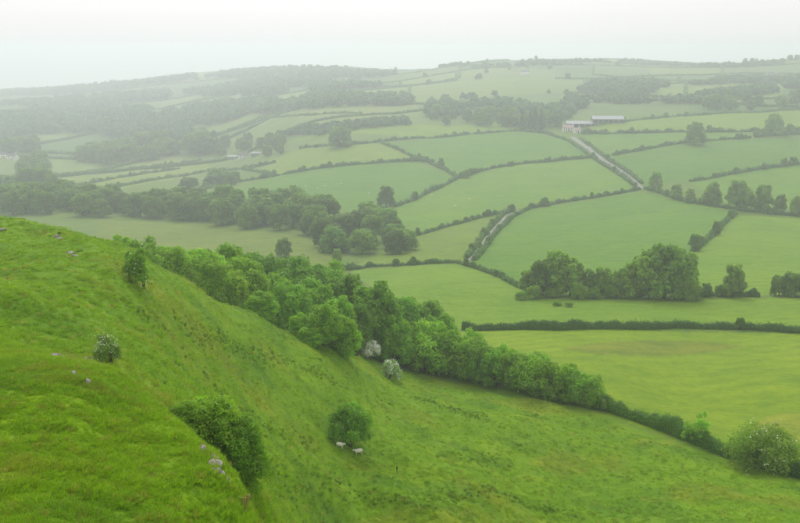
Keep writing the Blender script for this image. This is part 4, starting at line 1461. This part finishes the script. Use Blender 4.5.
# ---------------------------------------------------------------- grass of the rough pasture: tufts set on the ground
t = NT('grass_blades')
at_ = t.n('ShaderNodeAttribute')
at_.attribute_name = 'col'
ti = t.n('ShaderNodeAttribute')
ti.attribute_type = 'INSTANCER'
ti.attribute_name = 'tint'
c = t.mix(at_.outputs['Color'], ti.outputs['Color'], 1.0, 'MULTIPLY')
b = t.n('ShaderNodeBsdfPrincipled')
t.l(c, b.inputs['Base Color'])
b.inputs['Roughness'].default_value = .6
b.inputs['Specular IOR Level'].default_value = .15
tr = t.n('ShaderNodeBsdfTranslucent')
t.l(t.mix(c, (1.2, 1.2, .6), 1.0, 'MULTIPLY'), tr.inputs['Color'])
mx = t.n('ShaderNodeMixShader')
mx.inputs[0].default_value = .42
t.l(b.outputs[0], mx.inputs[1])
t.l(tr.outputs[0], mx.inputs[2])
t.l(mx.outputs[0], t.out.inputs['Surface'])
MAT['blade'] = t.m


def tuft_mesh(seed, nb, rad, h, w, lean):
    rng = np.random.default_rng(seed)
    V, F4, F3, C = [], [], [], []
    for i in range(nb):
        a, r_ = rng.uniform(0, 6.28), rad * math.sqrt(rng.random())
        bx, by = math.cos(a) * r_, math.sin(a) * r_
        la = a + rng.normal(0, .8)
        hh_ = h * rng.uniform(.55, 1.15)
        ln = hh_ * rng.uniform(.2, 1.0) * lean
        dx, dy = math.cos(la), math.sin(la)
        ta = rng.uniform(0, 6.28)
        wx, wy = math.cos(ta) * w / 2, math.sin(ta) * w / 2
        o = len(V)
        V += [(bx - wx, by - wy, -.06), (bx + wx, by + wy, -.06), (bx + dx * ln * .35 - wx * .8, by + dy * ln * .35 - wy * .8, hh_ * .62), (bx + dx * ln * .35 + wx * .8, by + dy * ln * .35 + wy * .8, hh_ * .62), (bx + dx * ln, by + dy * ln, hh_ * (1 - .25 * lean))]
        F4.append((o, o + 1, o + 3, o + 2))
        F3.append((o + 2, o + 3, o + 4))
        g = rng.uniform(.8, 1.2)
        wm = rng.uniform(-.08, .14)
        C += [(g * (1 + wm), g, g)] * 4 + [(g * (1.15 + wm), g * 1.08, g)]
    me = make_mesh('tuft', V, [F4, F3], C)
    me.materials.append(MAT['blade'])
    return me


protos = bpy.data.collections.new('tuft_kinds')
for i in range(6):
    protos.objects.link(bpy.data.objects.new('tuft_%d' % i, tuft_mesh(900 + i, 46, [.16, .2, .13, .2, .24, .15][i], [.26, .20, .32, .17, .22, .28][i], .016, [.8, 1., .6, 1.1, .9, .7][i])))


def tuft_field(name, X, Y, S, T, label):
    me = bpy.data.meshes.new(name)
    k = len(X)
    me.vertices.add(k)
    me.vertices.foreach_set('co', np.stack([X, Y, H(X, Y)], -1).astype(np.float32).ravel())
    rot = np.zeros((k, 3), np.float32)
    rot[:, :2] = RNG.normal(0, .12, (k, 2))
    rot[:, 2] = RNG.uniform(0, 6.28, k)
    at2 = me.attributes.new('rot', 'FLOAT_VECTOR', 'POINT')
    at2.data.foreach_set('vector', rot.ravel())
    at2 = me.attributes.new('siz', 'FLOAT_VECTOR', 'POINT')
    at2.data.foreach_set('vector', np.asarray(S, np.float32).ravel())
    at2 = me.attributes.new('pick', 'INT', 'POINT')
    at2.data.foreach_set('value', RNG.integers(0, 6, k).astype(np.int32))
    at2 = me.attributes.new('tint', 'FLOAT_COLOR', 'POINT')
    at2.data.foreach_set('color', np.c_[T, np.ones(k)].astype(np.float32).ravel())
    o = link(name, me)
    ng = bpy.data.node_groups.new('scatter_tufts', 'GeometryNodeTree')
    ng.interface.new_socket('Geometry', in_out='INPUT', socket_type='NodeSocketGeometry')
    ng.interface.new_socket('Geometry', in_out='OUTPUT', socket_type='NodeSocketGeometry')
    N = ng.nodes
    gi, go = N.new('NodeGroupInput'), N.new('NodeGroupOutput')
    ci = N.new('GeometryNodeCollectionInfo')
    ci.inputs['Collection'].default_value = protos
    ci.inputs['Separate Children'].default_value = True
    ip = N.new('GeometryNodeInstanceOnPoints')
    ip.inputs['Pick Instance'].default_value = True

    def na_(nm, typ):
        a = N.new('GeometryNodeInputNamedAttribute')
        a.data_type = typ
        a.inputs['Name'].default_value = nm
        return a.outputs['Attribute']
    Lk = ng.links.new
    Lk(gi.outputs[0], ip.inputs['Points'])
    Lk(ci.outputs[0], ip.inputs['Instance'])
    Lk(na_('pick', 'INT'), ip.inputs['Instance Index'])
    Lk(na_('rot', 'FLOAT_VECTOR'), ip.inputs['Rotation'])
    Lk(na_('siz', 'FLOAT_VECTOR'), ip.inputs['Scale'])
    Lk(ip.outputs[0], go.inputs[0])
    md = o.modifiers.new('scatter', 'NODES')
    md.node_group = ng
    tag(o, label, 'grass', None, 'stuff')
    return o


def grass_tint(X, Y):
    dry = sstep(0.05, 0.45, pnoise(X / 17 + 2, Y / 11) + 0.5 * pnoise(X / 5, Y / 5))[:, None]
    lush = sstep(0.05, 0.4, pnoise(X / 13 + 31, Y / 9 + 8) + 0.5 * pnoise(X / 4 + 7, Y / 4))[:, None]
    T = np.array(HILL) * np.ones((len(X), 3))
    T = T * (1 - .6 * dry) + np.array((0.195, 0.240, 0.016)) * .6 * dry
    T = T * (1 - .6 * lush) + np.array((0.092, 0.205, 0.009)) * .6 * lush
    seed_ = sstep(.12, .5, pnoise(X / 6 + 70, Y / 4 + 20) + .6 * pnoise(X / 1.7, Y / 1.7 + 3))[:, None] * np.where(np.hypot(X, Y) < 62, .4, .1)[:, None]
    T = T * (1 - seed_) + np.array((0.190, 0.190, 0.030)) * seed_
    u = RNG.random(len(X))
    T[u < .05] = (0.20, 0.22, 0.04)
    T[(u > .05) & (u < .065)] = (0.17, 0.18, 0.04)
    return T * RNG.uniform(.9, 1.25, (len(X), 1)) * np.array((1.56, 1.5, 1.4))


# near knoll: dense
k = 60000
az = np.radians(RNG.uniform(-27, 2, k))
r = np.sqrt(RNG.uniform(21 ** 2, 62 ** 2, k))
X, Y = np.sin(az) * r, np.cos(az) * r
clump = pnoise(X / 1.3, Y / 1.3 + 5)
keep = RNG.random(k) < .85 + .6 * clump
X, Y, clump = X[keep], Y[keep], clump[keep]
s = RNG.uniform(.32, .72, len(X)) * (1 + .9 * clump)
sx = s * RNG.uniform(1.2, 1.9, len(X))
tuft_field('tussock_grass', X, Y, np.stack([sx, sx, s * .95], -1), grass_tint(X, Y), 'rough tussocky grass covering the near knoll')
# rushes and coarse grass darkened as relief shade, in patches and along sheep tracks
tracks = [[(205, 378), (225, 398), (250, 418), (275, 432), (310, 445)], [(300, 470), (340, 482), (390, 500), (440, 512)], [(180, 330), (230, 345), (290, 362), (340, 385)], [(420, 500), (470, 492), (520, 500), (580, 515)], [(470, 462), (490, 460), (500, 464)], [(120, 300), (140, 315), (160, 325), (180, 345)], [(420, 398), (460, 412), (480, 418)], [(255, 470), (300, 485), (330, 505)]]
xs, ys = [], []
for tr_ in tracks:
    wp = np.array([tuple(hit(*q))[:2] for q in tr_])
    for q in range(len(wp) - 1):
        n_ = int(np.hypot(*(wp[q + 1] - wp[q])) * 11)
        f = RNG.random(n_)
        xs.append(wp[q, 0] + (wp[q + 1, 0] - wp[q, 0]) * f + RNG.normal(0, .8, n_))
        ys.append(wp[q, 1] + (wp[q + 1, 1] - wp[q, 1]) * f + RNG.normal(0, .8, n_))
az = np.radians(RNG.uniform(-26, 26, 60000))
r = RNG.uniform(55, 190, 60000)
X, Y = np.sin(az) * r, np.cos(az) * r
m_ = (on_hillside(X, Y) > .9) & (pnoise(X / 5 + 50, Y / 4 + 9) + .4 * pnoise(X / 1.3, Y / 1.3) > .50)
X, Y = np.concatenate(xs + [X[m_]]), np.concatenate(ys + [Y[m_]])
s = RNG.uniform(.3, .95, len(X))
sx = s * RNG.uniform(1.1, 1.9, len(X))
tuft_field('rush_shade_clumps', X, Y, np.stack([sx, sx, s], -1), np.array((0.100, 0.195, 0.010)) * RNG.uniform(.75, 1.3, (len(X), 1)), 'rushes and coarse grass darkened as relief shade in patches and along sheep tracks')
# the rest of the hillside: looser, clumped
k = 90000
az = np.radians(RNG.uniform(-27, 27, k))
r = np.exp(RNG.uniform(math.log(58), math.log(195), k))
X, Y = np.sin(az) * r, np.cos(az) * r
m_ = on_hillside(X, Y) > .9
clump = pnoise(X / 3.2 + 8, Y / 3.2)
m_ &= RNG.random(k) < .55 + .7 * clump
X, Y = X[m_], Y[m_]
s = RNG.uniform(.35, .9, len(X))
sx = s * RNG.uniform(1.6, 2.8, len(X))
tuft_field('pasture_grass', X, Y, np.stack([sx, sx, s], -1), grass_tint(X, Y), 'clumped pasture grass spread over the open hillside')

# ---------------------------------------------------------------- the misty air
t = NT('haze_air')
pv = t.n('ShaderNodeVolumePrincipled')
pv.inputs['Color'].default_value = (0.895, 0.94, 1.0, 1)
pv.inputs['Density'].default_value = 0.00041
pv.inputs['Anisotropy'].default_value = 0.5
t.l(pv.outputs[0], t.out.inputs['Volume'])
t.m.cycles.homogeneous_volume = True
zmin, zmax = float(GH.min()) - 12, max(CAM_Z + 6, float(GH[RR > 60].max()) + 24) + 14
hz = MB().box((0, 4100, (zmin + zmax) / 2), (15600, 9000, zmax - zmin))
haze = link('haze', hz.mesh('haze', t.m))
haze['kind'] = 'stuff'
haze['label'] = 'pale misty air filling the whole valley'
haze['category'] = 'haze'
